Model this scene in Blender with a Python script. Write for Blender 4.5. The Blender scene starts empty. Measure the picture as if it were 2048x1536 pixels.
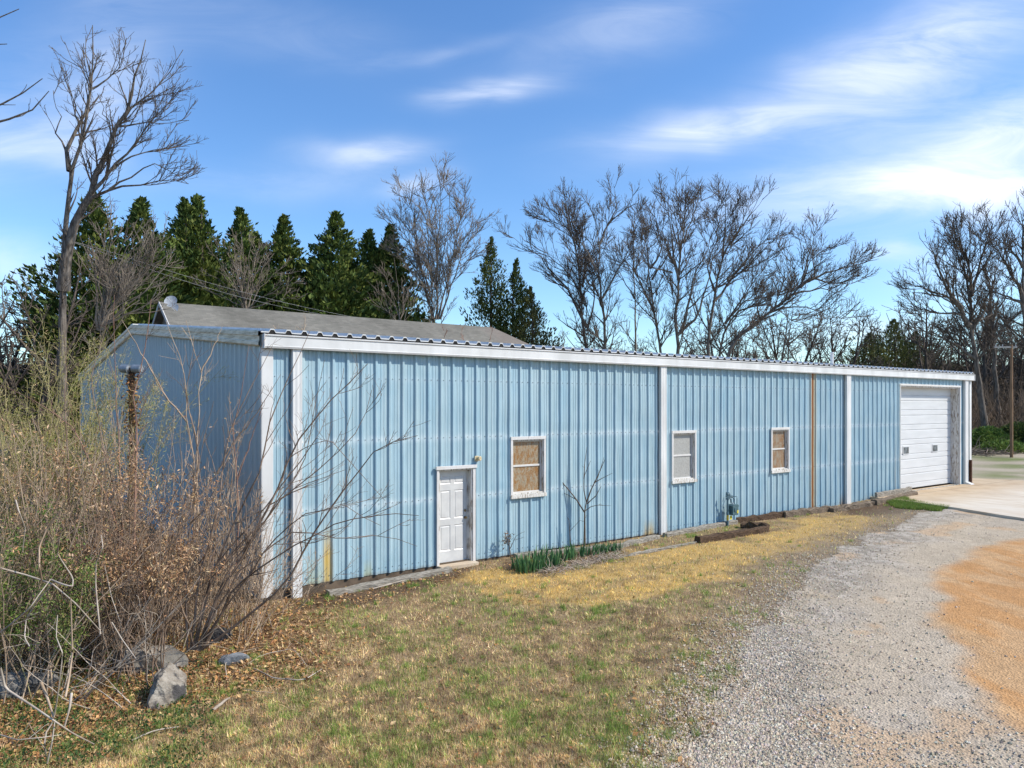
import bpy, math, random
import numpy as np
from mathutils import Vector

# ------------------------------------------------------------------ camera, sky, sun, exposure
F = 1500.0; HOR = 812.0; CXX = 1024.0; CAMZ = 3.40
DX, DY = 0.598, 0.8015; RX, RY = 0.8015, -0.598
CX, CY = -4.58, -13.77
scene = bpy.context.scene
C = scene.collection
cam_d = bpy.data.cameras.new('camera'); cam = bpy.data.objects.new('camera', cam_d); C.objects.link(cam)
cam.location = (CX, CY, CAMZ)
cam.rotation_euler = (math.radians(90), 0, math.atan2(DY, DX) - math.radians(90))
cam_d.sensor_width = 36; cam_d.lens = 36 * F / 2048.0
cam_d.shift_y = (HOR - 768) / 2048.0
cam_d.clip_end = 5000; cam_d.clip_start = 0.1
scene.camera = cam
SUN = Vector((0.60, -0.62, 0.80)).normalized()
scene.view_settings.view_transform = 'Standard'; scene.view_settings.look = 'None'
scene.view_settings.gamma = 1.0; scene.view_settings.use_curve_mapping = False
scene.view_settings.exposure = 0.62

class NT:
    """small node-tree helper"""
    def __init__(s, tree): s.t = tree; s.n = tree.nodes; s.l = tree.links
    def new(s, typ, **kw):
        n = s.n.new(typ)
        for k, v in kw.items(): setattr(n, k, v)
        return n
    def put(s, sock, v):
        if isinstance(v, bpy.types.NodeSocket): s.l.new(v, sock)
        else: sock.default_value = v
    def m(s, op, a, b=0.0, c=0.0, clamp=False):
        n = s.new('ShaderNodeMath', operation=op); n.use_clamp = clamp
        s.put(n.inputs[0], a); s.put(n.inputs[1], b)
        if len(n.inputs) > 2: s.put(n.inputs[2], c)
        return n.outputs[0]
    def mix(s, f, a, b, mode='MIX'):
        n = s.new('ShaderNodeMix', data_type='RGBA', blend_type=mode)
        s.put(n.inputs[0], f); s.put(n.inputs[6], a); s.put(n.inputs[7], b)
        return n.outputs[2]
    def ramp(s, f, stops):
        n = s.new('ShaderNodeValToRGB'); s.put(n.inputs[0], f)
        e = n.color_ramp.elements
        while len(e) < len(stops): e.new(0.5)
        for i, (p, c) in enumerate(stops):
            e[i].position = p; e[i].color = (c, c, c, 1) if not isinstance(c, tuple) else (*c, 1)
        return n.outputs[0]
    def noise(s, vec, scale, detail=4, rough=0.55, dist=0.0):
        n = s.new('ShaderNodeTexNoise'); n.inputs['Scale'].default_value = scale
        n.inputs['Detail'].default_value = detail; n.inputs['Roughness'].default_value = rough
        n.inputs['Distortion'].default_value = dist
        if vec is not None: s.l.new(vec, n.inputs['Vector'])
        return n.outputs[0]
    def mapping(s, vec, scale=(1, 1, 1), loc=(0, 0, 0), rot=(0, 0, 0)):
        n = s.new('ShaderNodeMapping'); s.l.new(vec, n.inputs[0])
        n.inputs['Scale'].default_value = scale; n.inputs['Location'].default_value = loc; n.inputs['Rotation'].default_value = rot
        return n.outputs[0]
    def vdot(s, vec, v):
        n = s.new('ShaderNodeVectorMath', operation='DOT_PRODUCT'); s.l.new(vec, n.inputs[0]); n.inputs[1].default_value = v
        return n.outputs['Value']
    def comb(s, x, y, z):
        n = s.new('ShaderNodeCombineXYZ'); s.put(n.inputs[0], x); s.put(n.inputs[1], y); s.put(n.inputs[2], z); return n.outputs[0]
    def sep(s, vec):
        n = s.new('ShaderNodeSeparateXYZ'); s.l.new(vec, n.inputs[0]); return n.outputs

world = bpy.data.worlds.new('World'); scene.world = world; world.use_nodes = True
w = NT(world.node_tree); w.n.clear()
sky = w.new('ShaderNodeTexSky', sky_type='NISHITA'); sky.sun_disc = False
sky.sun_elevation = math.asin(SUN.z); sky.sun_rotation = math.atan2(SUN.x, SUN.y)
sky.altitude = 200; sky.air_density = 1.0; sky.dust_density = 0.5; sky.ozone_density = 2.5
co = w.new('ShaderNodeTexCoord').outputs['Generated']
fw = w.vdot(co, (DX, DY, 0)); rt = w.vdot(co, (RX, RY, 0)); up = w.vdot(co, (0, 0, 1))
fwc = w.m('MAXIMUM', fw, 0.08)
u = w.m('DIVIDE', rt, fwc); v = w.m('DIVIDE', up, fwc)
wv = w.comb(u, v, 0.0)
warp = w.noise(w.mapping(wv, (3, 5, 1)), 1.0, 3)
warp2 = w.noise(w.mapping(wv, (3, 5, 1), (7, 3, 2)), 1.0, 3)
uu = w.m('ADD', u, w.m('MULTIPLY', w.m('SUBTRACT', warp, 0.5), 0.16))
vv = w.m('ADD', v, w.m('MULTIPLY', w.m('SUBTRACT', warp2, 0.5), 0.09))
def blob(px, py, a, b, ang, amp):
    cu, cv = (px - CXX) / F, (HOR - py) / F
    a /= F; b /= F
    du = w.m('SUBTRACT', uu, cu); dv = w.m('SUBTRACT', vv, cv)
    c_, s_ = math.cos(math.radians(ang)), math.sin(math.radians(ang))
    p = w.m('DIVIDE', w.m('ADD', w.m('MULTIPLY', du, c_), w.m('MULTIPLY', dv, s_)), a)
    q = w.m('DIVIDE', w.m('SUBTRACT', w.m('MULTIPLY', dv, c_), w.m('MULTIPLY', du, s_)), b)
    e = w.m('ADD', w.m('MULTIPLY', p, p), w.m('MULTIPLY', q, q))
    return w.m('MULTIPLY', w.m('POWER', 2.718, w.m('MULTIPLY', e, -1.0)), amp)
blobs = [(965, 178, 105, 22, 0, 0.50), (725, 290, 120, 28, 4, 0.48), (820, 362, 70, 20, 10, 0.40), (1380, 262, 170, 38, 8, 0.42),
         (1600, 205, 300, 50, 16, 0.35), (1850, 120, 260, 90, 32, 0.55), (1960, 300, 330, 70, 22, 0.58), (1800, 385, 300, 36, 4, 0.50),
         (1980, 395, 180, 34, 5, 0.40), (160, 130, 230, 110, 30, 0.20), (60, 290, 190, 30, -15, 0.28), (560, 60, 300, 50, -8, 0.10),
         (860, 95, 130, 16, 8, 0.22), (1240, 60, 200, 60, 20, 0.22), (1780, 510, 60, 16, 0, 0.35), (1720, 655, 130, 26, 4, 0.45),
         (1930, 560, 180, 60, 0, 0.2), (560, 360, 240, 34, 6, 0.16), (20, 520, 90, 45, 0, 0.40), (200, 230, 120, 80, 40, 0.25),
         (1450, 420, 260, 60, 12, 0.18), (2300, 300, 400, 120, 10, 0.6), (-350, 250, 300, 90, -10, 0.45)]
tot = None
for b in blobs:
    g = blob(*b); tot = g if tot is None else w.m('ADD', tot, g)
streak = w.noise(w.mapping(wv, (4, 17, 1), (0, 0, 0), (0, 0, -0.28)), 1.0, 10, 0.62, 1.0)
streak = w.ramp(streak, [(0.28, 0.30), (0.70, 1.25)])
cl = w.m('MULTIPLY', tot, streak)
cl = w.m('MULTIPLY', cl, w.m('GREATER_THAN', fw, 0.05))
cl = w.m('MINIMUM', cl, 0.85)
# saturated polarised blue
hs = w.new('ShaderNodeHueSaturation'); w.l.new(sky.outputs[0], hs.inputs['Color'])
hs.inputs['Hue'].default_value = 0.506; hs.inputs['Saturation'].default_value = 1.17; hs.inputs['Value'].default_value = 1.26
skc = w.mix(1.0, hs.outputs[0], (0.95, 1.08, 1.12, 1), 'MULTIPLY')
cloudc = w.mix(cl, skc, (7.4, 7.8, 8.6, 1))
bg = w.new('ShaderNodeBackground'); w.l.new(cloudc, bg.inputs[0]); bg.inputs[1].default_value = 0.10
wo = w.new('ShaderNodeOutputWorld'); w.l.new(bg.outputs[0], wo.inputs[0])

sd = bpy.data.lights.new('sun', 'SUN'); sd.energy = 3.5; sd.angle = math.radians(0.8); sd.color = (1.0, 0.93, 0.82)
so = bpy.data.objects.new('sun', sd); C.objects.link(so); so.location = (10, -20, 30)
so.rotation_euler = SUN.to_track_quat('Z', 'Y').to_euler()

# ------------------------------------------------------------------ projection helpers
def P(px, py, dep):
    r = (px - CXX) / F * dep
    return np.array([CX + DX * dep + RX * r, CY + DY * dep + RY * r, CAMZ + (HOR - py) / F * dep])
def XW(px):
    """X of the front wall plane Y=0 seen in photo column px"""
    t = (px - CXX) / F; q = -CY
    # RX*x - ... : right = RX*x + RY*q ; fwd = DX*x + DY*q
    return (t * DY * q - RY * q) / (RX - t * DX) + CX
def SW(px):
    x = XW(px) - CX; return F / (DX * x - DY * CY)
def ZW(px, py): return CAMZ - (py - HOR) / SW(px)

def vnoise(x, y, seed=0):
    xi = np.floor(x).astype(np.int64); yi = np.floor(y).astype(np.int64); fx = x - xi; fy = y - yi
    fx = fx * fx * (3 - 2 * fx); fy = fy * fy * (3 - 2 * fy)
    def h(a, b):
        n = (a * 374761393 + b * 668265263 + seed * 974711) & 0xffffffff
        n = ((n ^ (n >> 13)) * 1274126177) & 0xffffffff
        return ((n ^ (n >> 16)) & 0xffff) / 65535.0
    return (h(xi, yi) * (1 - fx) + h(xi + 1, yi) * fx) * (1 - fy) + (h(xi, yi + 1) * (1 - fx) + h(xi + 1, yi + 1) * fx) * fy
def fbm(x, y, s, seed=0, o=4):
    a = 0; amp = 1; tt = 0
    x = np.asarray(x, float) / s; y = np.asarray(y, float) / s
    for i in range(o):
        a = a + amp * vnoise(x + 31.7 * i, y - 17.3 * i, seed + i * 7); tt += amp; amp *= 0.5; x = x * 2.03; y = y * 2.03
    return a / tt
def sst(a, b, x):
    t = np.clip((x - a) / (b - a), 0, 1); return t * t * (3 - 2 * t)
def H(x, y):
    x = np.asarray(x, float); y = np.asarray(y, float)
    dep = DX * (x - CX) + DY * (y - CY); r = RX * (x - CX) + RY * (y - CY)
    h = -0.17 * (1 - sst(-1, 6.5, x)) * (1 - sst(3, 8, y)) - 0.04 + 0.16 * sst(15, 24, x) * (1 - sst(-1, 12, dep - 38))
    h = h - 0.10 * (1 - sst(-7, -1.5, y)) * (1 - sst(8, 16, x))
    near = 1 - sst(24, 30, x)
    h = h + (fbm(x, y, 1.7, 3) - 0.5) * 0.10 * sst(0.2, 1.2, -y) * near
    rightside = sst(10, 25, r)
    h = h + sst(50, 75, dep) * (0.6 + 1.8 * rightside) + sst(90, 400, dep) * 3
    # heap of earth under the thicket
    lt = (1 - sst(-3.6, -2.2, x + 0.35 * (y + 8)))
    h = h + 0.18 * lt * (1 - sst(30, 45, dep))
    return h
def G(px, py):
    dep = F * CAMZ / max(py - HOR, 1)
    for _ in range(12):
        p = P(px, py, dep); h = float(H(p[0], p[1])); dep = 0.5 * dep + 0.5 * F * (CAMZ - h) / (py - HOR)
    p = P(px, py, dep); p[2] = float(H(p[0], p[1])); return p
def Gv(px, py):
    dep = F * CAMZ / (py - HOR); r = None
    for _ in range(8):
        r = (px - CXX) / F * dep; x = CX + DX * dep + RX * r; y = CY + DY * dep + RY * r
        dep = 0.5 * dep + 0.5 * F * (CAMZ - H(x, y)) / (py - HOR)
    r = (px - CXX) / F * dep; x = CX + DX * dep + RX * r; y = CY + DY * dep + RY * r
    return x, y, dep

# ------------------------------------------------------------------ object helpers
def tag(o, label=None, cat=None, group=None, kind=None):
    if label: o['label'] = label
    if cat: o['category'] = cat
    if group: o['group'] = group
    if kind: o['kind'] = kind
    return o
def empty(name, loc=(0, 0, 0), label=None, cat=None, group=None):
    o = bpy.data.objects.new(name, None); C.objects.link(o); o.location = loc; o.empty_display_size = 0.2
    return tag(o, label, cat, group)
def link(name, me, mat, parent=None):
    o = bpy.data.objects.new(name, me); C.objects.link(o)
    if mat is not None and not me.materials: me.materials.append(mat)
    if parent is not None: o.parent = parent
    return o
def nmesh(name, verts, faces, mat, parent=None, cols=None, smooth=False, origin=None):
    """verts Nx3, faces: list of int arrays (MxK); world coordinates unless origin given"""
    verts = np.asarray(verts, np.float32)
    if origin is not None: verts = verts - np.asarray(origin, np.float32)
    me = bpy.data.meshes.new(name)
    me.vertices.add(len(verts)); me.vertices.foreach_set('co', verts.ravel())
    loops = np.concatenate([np.asarray(f, np.int32).ravel() for f in faces])
    sizes = np.concatenate([np.full(len(f), np.asarray(f).shape[1], np.int32) for f in faces])
    me.loops.add(len(loops)); me.loops.foreach_set('vertex_index', loops)
    st = np.concatenate([[0], np.cumsum(sizes)[:-1]]).astype(np.int32)
    me.polygons.add(len(sizes)); me.polygons.foreach_set('loop_start', st)
    try: me.polygons.foreach_set('loop_total', sizes)
    except Exception: pass
    me.polygons.foreach_set('use_smooth', np.full(len(sizes), bool(smooth)))
    if cols is not None:
        a = me.color_attributes.new('Col', 'FLOAT_COLOR', 'POINT')
        c4 = np.ones((len(verts), 4), np.float32); c4[:, :3] = cols; a.data.foreach_set('color', c4.ravel())
    me.update(calc_edges=True); me.validate()
    o = link(name, me, mat, parent)
    if origin is not None and parent is None: o.location = origin
    return o
class MB:
    def __init__(s): s.v = []; s.f = []
    def poly(s, pts):
        i = len(s.v); s.v += [tuple(p) for p in pts]; s.f.append(tuple(range(i, i + len(pts)))); return s
    def box(s, x0, x1, y0, y1, z0, z1):
        i = len(s.v)
        s.v += [(x0, y0, z0), (x1, y0, z0), (x1, y1, z0), (x0, y1, z0), (x0, y0, z1), (x1, y0, z1), (x1, y1, z1), (x0, y1, z1)]
        s.f += [tuple(i + k for k in q) for q in ((0, 3, 2, 1), (4, 5, 6, 7), (0, 1, 5, 4), (1, 2, 6, 5), (2, 3, 7, 6), (3, 0, 4, 7))]
        return s
    def prism(s, prof, axis, a, b):
        """extrude closed 2-D profile along axis from a to b"""
        def mk(p, t): return {'x': (t, p[0], p[1]), 'y': (p[0], t, p[1]), 'z': (p[0], p[1], t)}[axis]
        n = len(prof); i = len(s.v)
        s.v += [mk(p, a) for p in prof] + [mk(p, b) for p in prof]
        s.f += [(i + k, i + (k + 1) % n, i + n + (k + 1) % n, i + n + k) for k in range(n)]
        s.f += [tuple(i + k for k in range(n))[::-1], tuple(i + n + k for k in range(n))]
        return s
    def cyl(s, p0, p1, r0, r1=None, n=16, cap=True):
        r1 = r0 if r1 is None else r1
        p0 = Vector(p0); p1 = Vector(p1); d = (p1 - p0).normalized()
        a = d.orthogonal().normalized(); b = d.cross(a); i = len(s.v)
        for p, r in ((p0, r0), (p1, r1)):
            s.v += [tuple(p + (a * math.cos(2 * math.pi * k / n) + b * math.sin(2 * math.pi * k / n)) * r) for k in range(n)]
        s.f += [(i + k, i + (k + 1) % n, i + n + (k + 1) % n, i + n + k) for k in range(n)]
        if cap: s.f += [tuple(i + k for k in range(n))[::-1], tuple(i + n + k for k in range(n))]
        return s
    def build(s, name, mat, parent=None, bevel=0, smooth=False, origin=None):
        me = bpy.data.meshes.new(name)
        vs = s.v if origin is None else [(a - origin[0], b - origin[1], c - origin[2]) for a, b, c in s.v]
        me.from_pydata(vs, [], s.f); me.update()
        import bmesh
        bm = bmesh.new(); bm.from_mesh(me); bmesh.ops.recalc_face_normals(bm, faces=bm.faces); bm.to_mesh(me); bm.free()
        if smooth:
            me.polygons.foreach_set('use_smooth', [True] * len(me.polygons))
        o = link(name, me, mat, parent)
        if origin is not None: o.location = origin
        if bevel:
            m = o.modifiers.new('b', 'BEVEL'); m.width = bevel; m.segments = 2; m.limit_method = 'ANGLE'
        return o

# ------------------------------------------------------------------ materials
def mat_new(name, rough=0.6, spec=0.3, metal=0.0):
    m = bpy.data.materials.new(name); m.use_nodes = True; t = NT(m.node_tree)
    b = m.node_tree.nodes['Principled BSDF']; b.inputs['Roughness'].default_value = rough
    b.inputs['Specular IOR Level'].default_value = spec; b.inputs['Metallic'].default_value = metal
    return m, t, b
def bump(t, b, h, strength=0.3, dist=0.01):
    n = t.new('ShaderNodeBump'); n.inputs['Strength'].default_value = strength; n.inputs['Distance'].default_value = dist
    t.l.new(h, n.inputs['Height']); t.l.new(n.outputs[0], b.inputs['Normal'])
def pos(t): return t.new('ShaderNodeNewGeometry').outputs['Position']
def obj(t): return t.new('ShaderNodeTexCoord').outputs['Object']
def noisy(name, c1, c2, scale, rough=0.6, spec=0.3, metal=0.0, bmp=0.0, stretch=(1, 1, 1), lo=0.35, hi=0.65, dist=0.01, detail=5):
    m, t, b = mat_new(name, rough, spec, metal)
    v = t.mapping(pos(t), stretch); n = t.noise(v, scale, detail)
    t.l.new(t.ramp(n, [(lo, c1), (hi, c2)]), b.inputs['Base Color'])
    if bmp: bump(t, b, n, bmp, dist)
    return m
def vcol(name, rough=0.8, spec=0.15, trans=0.0, nscale=0, namp=0.3, bmp=0, stretch=(1, 1, 1)):
    m, t, b = mat_new(name, rough, spec)
    a = t.new('ShaderNodeAttribute'); a.attribute_name = 'Col'; c = a.outputs['Color']
    if nscale:
        n = t.noise(t.mapping(pos(t), stretch), nscale, 4, 0.6)
        k = t.ramp(n, [(0.3, 1 - namp), (0.7, 1 + namp)]); c = t.mix(1.0, c, k, 'MULTIPLY')
        if bmp: bump(t, b, n, bmp, 0.02)
    t.l.new(c, b.inputs['Base Color'])
    if trans:
        tr = t.new('ShaderNodeBsdfTranslucent'); t.l.new(c, tr.inputs[0]); mx = t.new('ShaderNodeMixShader'); mx.inputs[0].default_value = trans
        t.l.new(b.outputs[0], mx.inputs[1]); t.l.new(tr.outputs[0], mx.inputs[2]); t.l.new(mx.outputs[0], t.n['Material Output'].inputs[0])
    return m

# blue ribbed steel
def blue_mat(name, tint_z=True):
    m, t, b = mat_new(name, 0.42, 0.4)
    p = pos(t); x, y, z = t.sep(p)
    ax = x if tint_z else y
    st = t.noise(t.comb(t.m('MULTIPLY', ax, 22.0), 0.0, t.m('MULTIPLY', z, 0.8)), 1.0, 4, 0.6)
    st2 = t.noise(t.comb(t.m('MULTIPLY', ax, 3.28), 1.0, t.m('MULTIPLY', z, 0.35)), 1.0, 2, 0.5)
    blo = t.noise(t.comb(t.m('MULTIPLY', ax, 1.3), 3.0, t.m('MULTIPLY', z, 0.9)), 1.0, 4, 0.6)
    base = t.ramp(st, [(0.3, (0.25, 0.375, 0.43)), (0.55, (0.33, 0.455, 0.50)), (0.75, (0.43, 0.53, 0.555))])
    base = t.mix(t.ramp(st2, [(0.4, 0.0), (0.75, 0.45)]), base, (0.20, 0.39, 0.52, 1))
    base = t.mix(t.ramp(blo, [(0.45, 0.0), (0.72, 0.5)]), base, (0.43, 0.56, 0.60, 1))
    # chalky smears along the hidden girts
    if tint_z:
        for zc, amp in ((1.42, 0.55), (2.72, 0.5), (3.95, 0.14)):
            d = t.m('DIVIDE', t.m('SUBTRACT', z, zc), 0.075); e = t.m('POWER', 2.718, t.m('MULTIPLY', t.m('MULTIPLY', d, d), -1.0))
            k = t.m('MULTIPLY', t.m('MULTIPLY', e, amp), t.ramp(t.noise(t.comb(t.m('MULTIPLY', x, 7.0), 5.0, t.m('MULTIPLY', z, 6.0)), 1.0, 3), [(0.35, 0.15), (0.6, 1.0)]))
            base = t.mix(k, base, (0.62, 0.69, 0.71, 1))
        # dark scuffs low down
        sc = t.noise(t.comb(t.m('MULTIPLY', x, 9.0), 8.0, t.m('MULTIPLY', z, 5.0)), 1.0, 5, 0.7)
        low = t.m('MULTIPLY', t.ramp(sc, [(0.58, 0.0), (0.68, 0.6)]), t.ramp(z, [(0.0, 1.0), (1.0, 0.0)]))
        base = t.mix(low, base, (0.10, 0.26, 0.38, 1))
        def rust(xc, wd, ztop, col, amp, base, zb=-0.5, soft=0.5):
            wob = t.m('MULTIPLY', t.m('SUBTRACT', t.noise(t.comb(3.0, 9.0, t.m('MULTIPLY', z, 3.0)), 1.0, 2), 0.5), wd * 0.5)
            d = t.m('DIVIDE', t.m('SUBTRACT', t.m('ADD', x, wob), xc), wd); d = t.m('MULTIPLY', d, d); d = t.m('MULTIPLY', d, d)
            e = t.m('POWER', 2.718, t.m('MULTIPLY', d, -1.0))
            zz = t.m('DIVIDE', t.m('SUBTRACT', ztop, z), soft, clamp=True)
            vert = t.ramp(t.noise(t.comb(t.m('MULTIPLY', x, 40.0), 2.0, t.m('MULTIPLY', z, 1.6)), 1.0, 4), [(0.3, 0.55), (0.55, 1.0)])
            k = t.m('MULTIPLY', t.m('MULTIPLY', t.m('MULTIPLY', e, zz), vert), amp)
            return t.mix(k, base, (*col, 1))
        xr = XW(1624)
        base = rust(xr + .03, 0.17, 5.0, (0.50, 0.40, 0.20), 0.8, base, soft=0.4)
        base = rust(xr, 0.085, 4.9, (0.25, 0.085, 0.014), 1.3, base, soft=0.3)
        base = rust(xr - 0.04, 0.035, 4.6, (0.09, 0.03, 0.012), 1.1, base, soft=2.6)
        base = rust(XW(655), 0.085, 1.15, (0.58, 0.38, 0.06), 0.9, base, soft=0.6)
        base = rust(XW(630), 0.16, 0.6, (0.45, 0.42, 0.16), 0.5, base, soft=0.6)
        base = rust(XW(1298), 0.20, 0.42, (0.48, 0.30, 0.06), 0.85, base, soft=0.4)
        base = rust(XW(1330), 0.09, 0.50, (0.22, 0.11, 0.03), 0.85, base, soft=0.35)
        base = rust(XW(1683), 0.13, 0.45, (0.28, 0.15, 0.05), 0.85, base, soft=0.4)
        base = rust(XW(1738), 0.3, 0.25, (0.36, 0.28, 0.16), 0.6, base, soft=0.3)
        base = rust(XW(735), 0.10, 0.35, (0.40, 0.38, 0.12), 0.5, base, soft=0.3)
        base = rust(XW(1790), 0.10, 3.4, (0.16, 0.17, 0.17), 0.6, base, soft=2.6)
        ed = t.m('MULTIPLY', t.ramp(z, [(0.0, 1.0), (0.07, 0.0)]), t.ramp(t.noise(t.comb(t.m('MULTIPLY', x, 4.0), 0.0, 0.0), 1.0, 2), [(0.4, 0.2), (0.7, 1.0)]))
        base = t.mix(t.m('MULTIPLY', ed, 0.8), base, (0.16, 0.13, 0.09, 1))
    else:
        base = t.mix(0.62, base, (0.52, 0.57, 0.55, 1))
    t.l.new(base, b.inputs['Base Color'])
    b.inputs['Roughness'].default_value = 0.45
    bump(t, b, t.noise(t.comb(t.m('MULTIPLY', ax, 2.0), 0.0, t.m('MULTIPLY', z, 1.2)), 1.0, 2), 0.35, 0.02)
    return m
M_blue = blue_mat('blue_steel'); M_blue_side = blue_mat('blue_steel_end', False)
M_white = noisy('white_paint_metal', (0.55, 0.55, 0.53), (0.68, 0.68, 0.66), 2.2, 0.4, 0.4, stretch=(1, 1, 0.4), bmp=0.05)
def grimy(name, light, dark, s=9, lo=0.52, hi=0.66, stretch=(6, 6, 1)):
    m, t, b = mat_new(name, 0.6, 0.25)
    n = t.noise(t.mapping(pos(t), stretch), s, 6, 0.7); n2 = t.noise(pos(t), 3.0, 4)
    c = t.mix(t.ramp(n, [(lo, 0.0), (hi, 1.0)]), (*light, 1), (*dark, 1))
    c = t.mix(t.ramp(n2, [(0.4, 0.0), (0.8, 0.35)]), c, (dark[0] * 1.3, dark[1] * 1.25, dark[2], 1))
    t.l.new(c, b.inputs['Base Color']); bump(t, b, n, 0.3, 0.004)
    return m
M_trim = grimy('weathered_white_trim', (0.62, 0.61, 0.59), (0.32, 0.29, 0.25), 5, 0.58, 0.70)
M_jamb = grimy('peeling_white_wood', (0.66, 0.65, 0.61), (0.26, 0.21, 0.16), 4.5, 0.50, 0.60, (5, 5, 1))
M_rake = grimy('mildewed_rake_trim', (0.80, 0.73, 0.58), (0.36, 0.29, 0.17), 4, 0.45, 0.68, (1, 0.5, 6))
M_door = noisy('white_door_paint', (0.50, 0.50, 0.49), (0.60, 0.60, 0.58), 3, 0.35, 0.4)
M_garage = noisy('white_garage_steel', (0.54, 0.55, 0.55), (0.60, 0.61, 0.61), 1.0, 0.4, 0.4, stretch=(1, 1, 5))
M_black = noisy('black_closure', (0.01, 0.01, 0.01), (0.03, 0.028, 0.025), 12, 0.8)
M_brass = noisy('aged_brass', (0.16, 0.11, 0.05), (0.34, 0.27, 0.16), 30, 0.4, 0.5, 0.7)
M_conc = noisy('tan_concrete', (0.44, 0.34, 0.235), (0.56, 0.48, 0.37), 1.2, 0.85, 0.2, bmp=0.15)
def pane_mat(name, base, stain, seed, lo, hi, amt):
    m, t, b = mat_new(name, 0.35, 0.5)
    p = t.mapping(obj(t), (1, 1, 1), (seed, seed * 0.7, seed * 1.3))
    fine = t.noise(p, 28, 8, 0.85); n = t.noise(t.mapping(p, (5.0, 5.0, 2.4)), 2.2, 10, 0.85, 0.5)
    c = t.mix(t.ramp(fine, [(0.35, 0.0), (0.6, 1.0)]), (base[0] * 0.6, base[1] * 0.6, base[2] * 0.58, 1), (*base, 1))
    c = t.mix(t.m('MULTIPLY', t.ramp(n, [(lo, 0.0), (hi, 1.0)]), amt), c, t.mix(t.ramp(fine, [(0.4, 0.0), (0.6, 1.0)]), (*stain, 1), (stain[0] * 1.5, stain[1] * 1.8, stain[2] * 2.2, 1)))
    t.l.new(c, b.inputs['Base Color']); b.inputs['Coat Weight'].default_value = 0.6; b.inputs['Coat Roughness'].default_value = 0.08
    return m
M_pane1 = pane_mat('rust_stained_frosted_pane', (0.36, 0.31, 0.22), (0.20, 0.082, 0.016), 2.0, 0.44, 0.56, 1.0)
M_pane2 = pane_mat('grey_frosted_pane', (0.40, 0.40, 0.38), (0.38, 0.22, 0.07), 5.0, 0.62, 0.72, 0.7)
M_pane3 = pane_mat('brown_streaked_pane', (0.32, 0.28, 0.21), (0.17, 0.07, 0.018), 9.0, 0.43, 0.56, 1.0)
M_glass = noisy('dark_glass', (0.05, 0.06, 0.06), (0.16, 0.19, 0.21), 6, 0.08, 0.6)
M_lampwhite = noisy('aged_ivory_plastic', (0.42, 0.33, 0.18), (0.62, 0.54, 0.36), 25, 0.5)
M_shingle = None

# ------------------------------------------------------------------ the metal building
L = XW(1939.5); W2 = 12.15; EAVE = 4.74; RIDGE = 5.90
bld = empty('metal_building', (0, 0, 0), 'long light blue ribbed metal building with white gutter and garage door', 'building')
RIB = 0.3048
OPEN = []
def rect(x0px, x1px, pxref, ytop, ybot): return [XW(x0px), XW(x1px), ZW(pxref, ybot), ZW(pxref, ytop)]
door_r = [XW(875), XW(943), -0.10, ZW(903, 940) + 0.02]
w1 = rect(1023, 1085, 1023, 880, 990); w2 = rect(1344, 1387, 1344, 867, 961); w3 = rect(1542, 1574, 1542, 860, 941)
gar = [XW(1799), XW(1918), 0.18, ZW(1799, 771)]
OPEN = [door_r, w1, w2, w3, gar]
rng = np.random.default_rng(5)
def corr(name, a0, a1, z0, ztop, opens, place, mat, period=RIB, phase=0.0, rib=0.040, parent=bld, nz=14, rotd=False):
    """ribbed sheet; along = a, out = depth away from wall; place(a,out,z)->xyz; ztop may be callable"""
    prof = []
    k0 = int((a0 - phase) / period) - 1; k1 = int((a1 - phase) / period) + 2
    for k in range(k0, k1):
        b = phase + k * period
        prof += [(b - .056, 0), (b - .020, rib), (b + .020, rib), (b + .052, 0), (b + .108, 0), (b + .114, .007), (b + .122, .007), (b + .130, 0), (b + .180, 0), (b + .186, .007), (b + .194, .007), (b + .202, 0)]
    prof = [p for p in prof if a0 < p[0] < a1]
    xs = sorted(set([a0, a1] + [o[i] for o in opens for i in (0, 1) if a0 < o[i] < a1]))
    allx = sorted(set([p[0] for p in prof] + xs))
    px = np.array([p[0] for p in prof]); pd = np.array([p[1] for p in prof])
    out = np.interp(allx, px, pd)
    zt = ztop if callable(ztop) else (lambda a: ztop)
    zsplit = sorted(set([o[i] for o in opens for i in (2, 3)]))
    V = []; Fc = []; idx = {}
    zb = z0
    def zlist(a):
        top = zt(a); base = list(np.linspace(0, 1, nz + 1))
        return [zb + (top - zb) * q for q in base]
    def vid(i, z):
        key = (i, round(z, 5))
        if key not in idx:
            a = allx[i]; dent = float((fbm(np.array([a * 1.0]), np.array([z * 1.4]), 0.7, 11, 2)[0] - 0.5) * 0.016)
            idx[key] = len(V); V.append(place(a, out[i] + dent, z))
        return idx[key]
    for i in range(len(allx) - 1):
        am = (allx[i] + allx[i + 1]) / 2
        op = [o for o in opens if o[0] <= am <= o[1]]
        za = zlist(allx[i]); zc = zlist(allx[i + 1])
        if not op:
            for j in range(nz): Fc.append((vid(i, za[j]), vid(i + 1, zc[j]), vid(i + 1, zc[j + 1]), vid(i, za[j + 1])))
        else:
            o = op[0]
            zz = sorted(set([zb, o[2], o[3], zt(am)] + [z for z in za if (z < o[2] - .02 or z > o[3] + .02)]))
            for j in range(len(zz) - 1):
                zm = (zz[j] + zz[j + 1]) / 2
                if o[2] < zm < o[3] or zm < zb: continue
                Fc.append((vid(i, zz[j]), vid(i + 1, zz[j]), vid(i + 1, zz[j + 1]), vid(i, zz[j + 1])))
    return nmesh(name, V, [np.array(Fc)], mat, parent)
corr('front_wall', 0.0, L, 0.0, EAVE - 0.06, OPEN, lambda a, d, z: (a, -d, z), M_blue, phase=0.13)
def roofz(y): return EAVE + (RIDGE - EAVE) * (1 - abs(y - W2) / W2)
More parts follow.
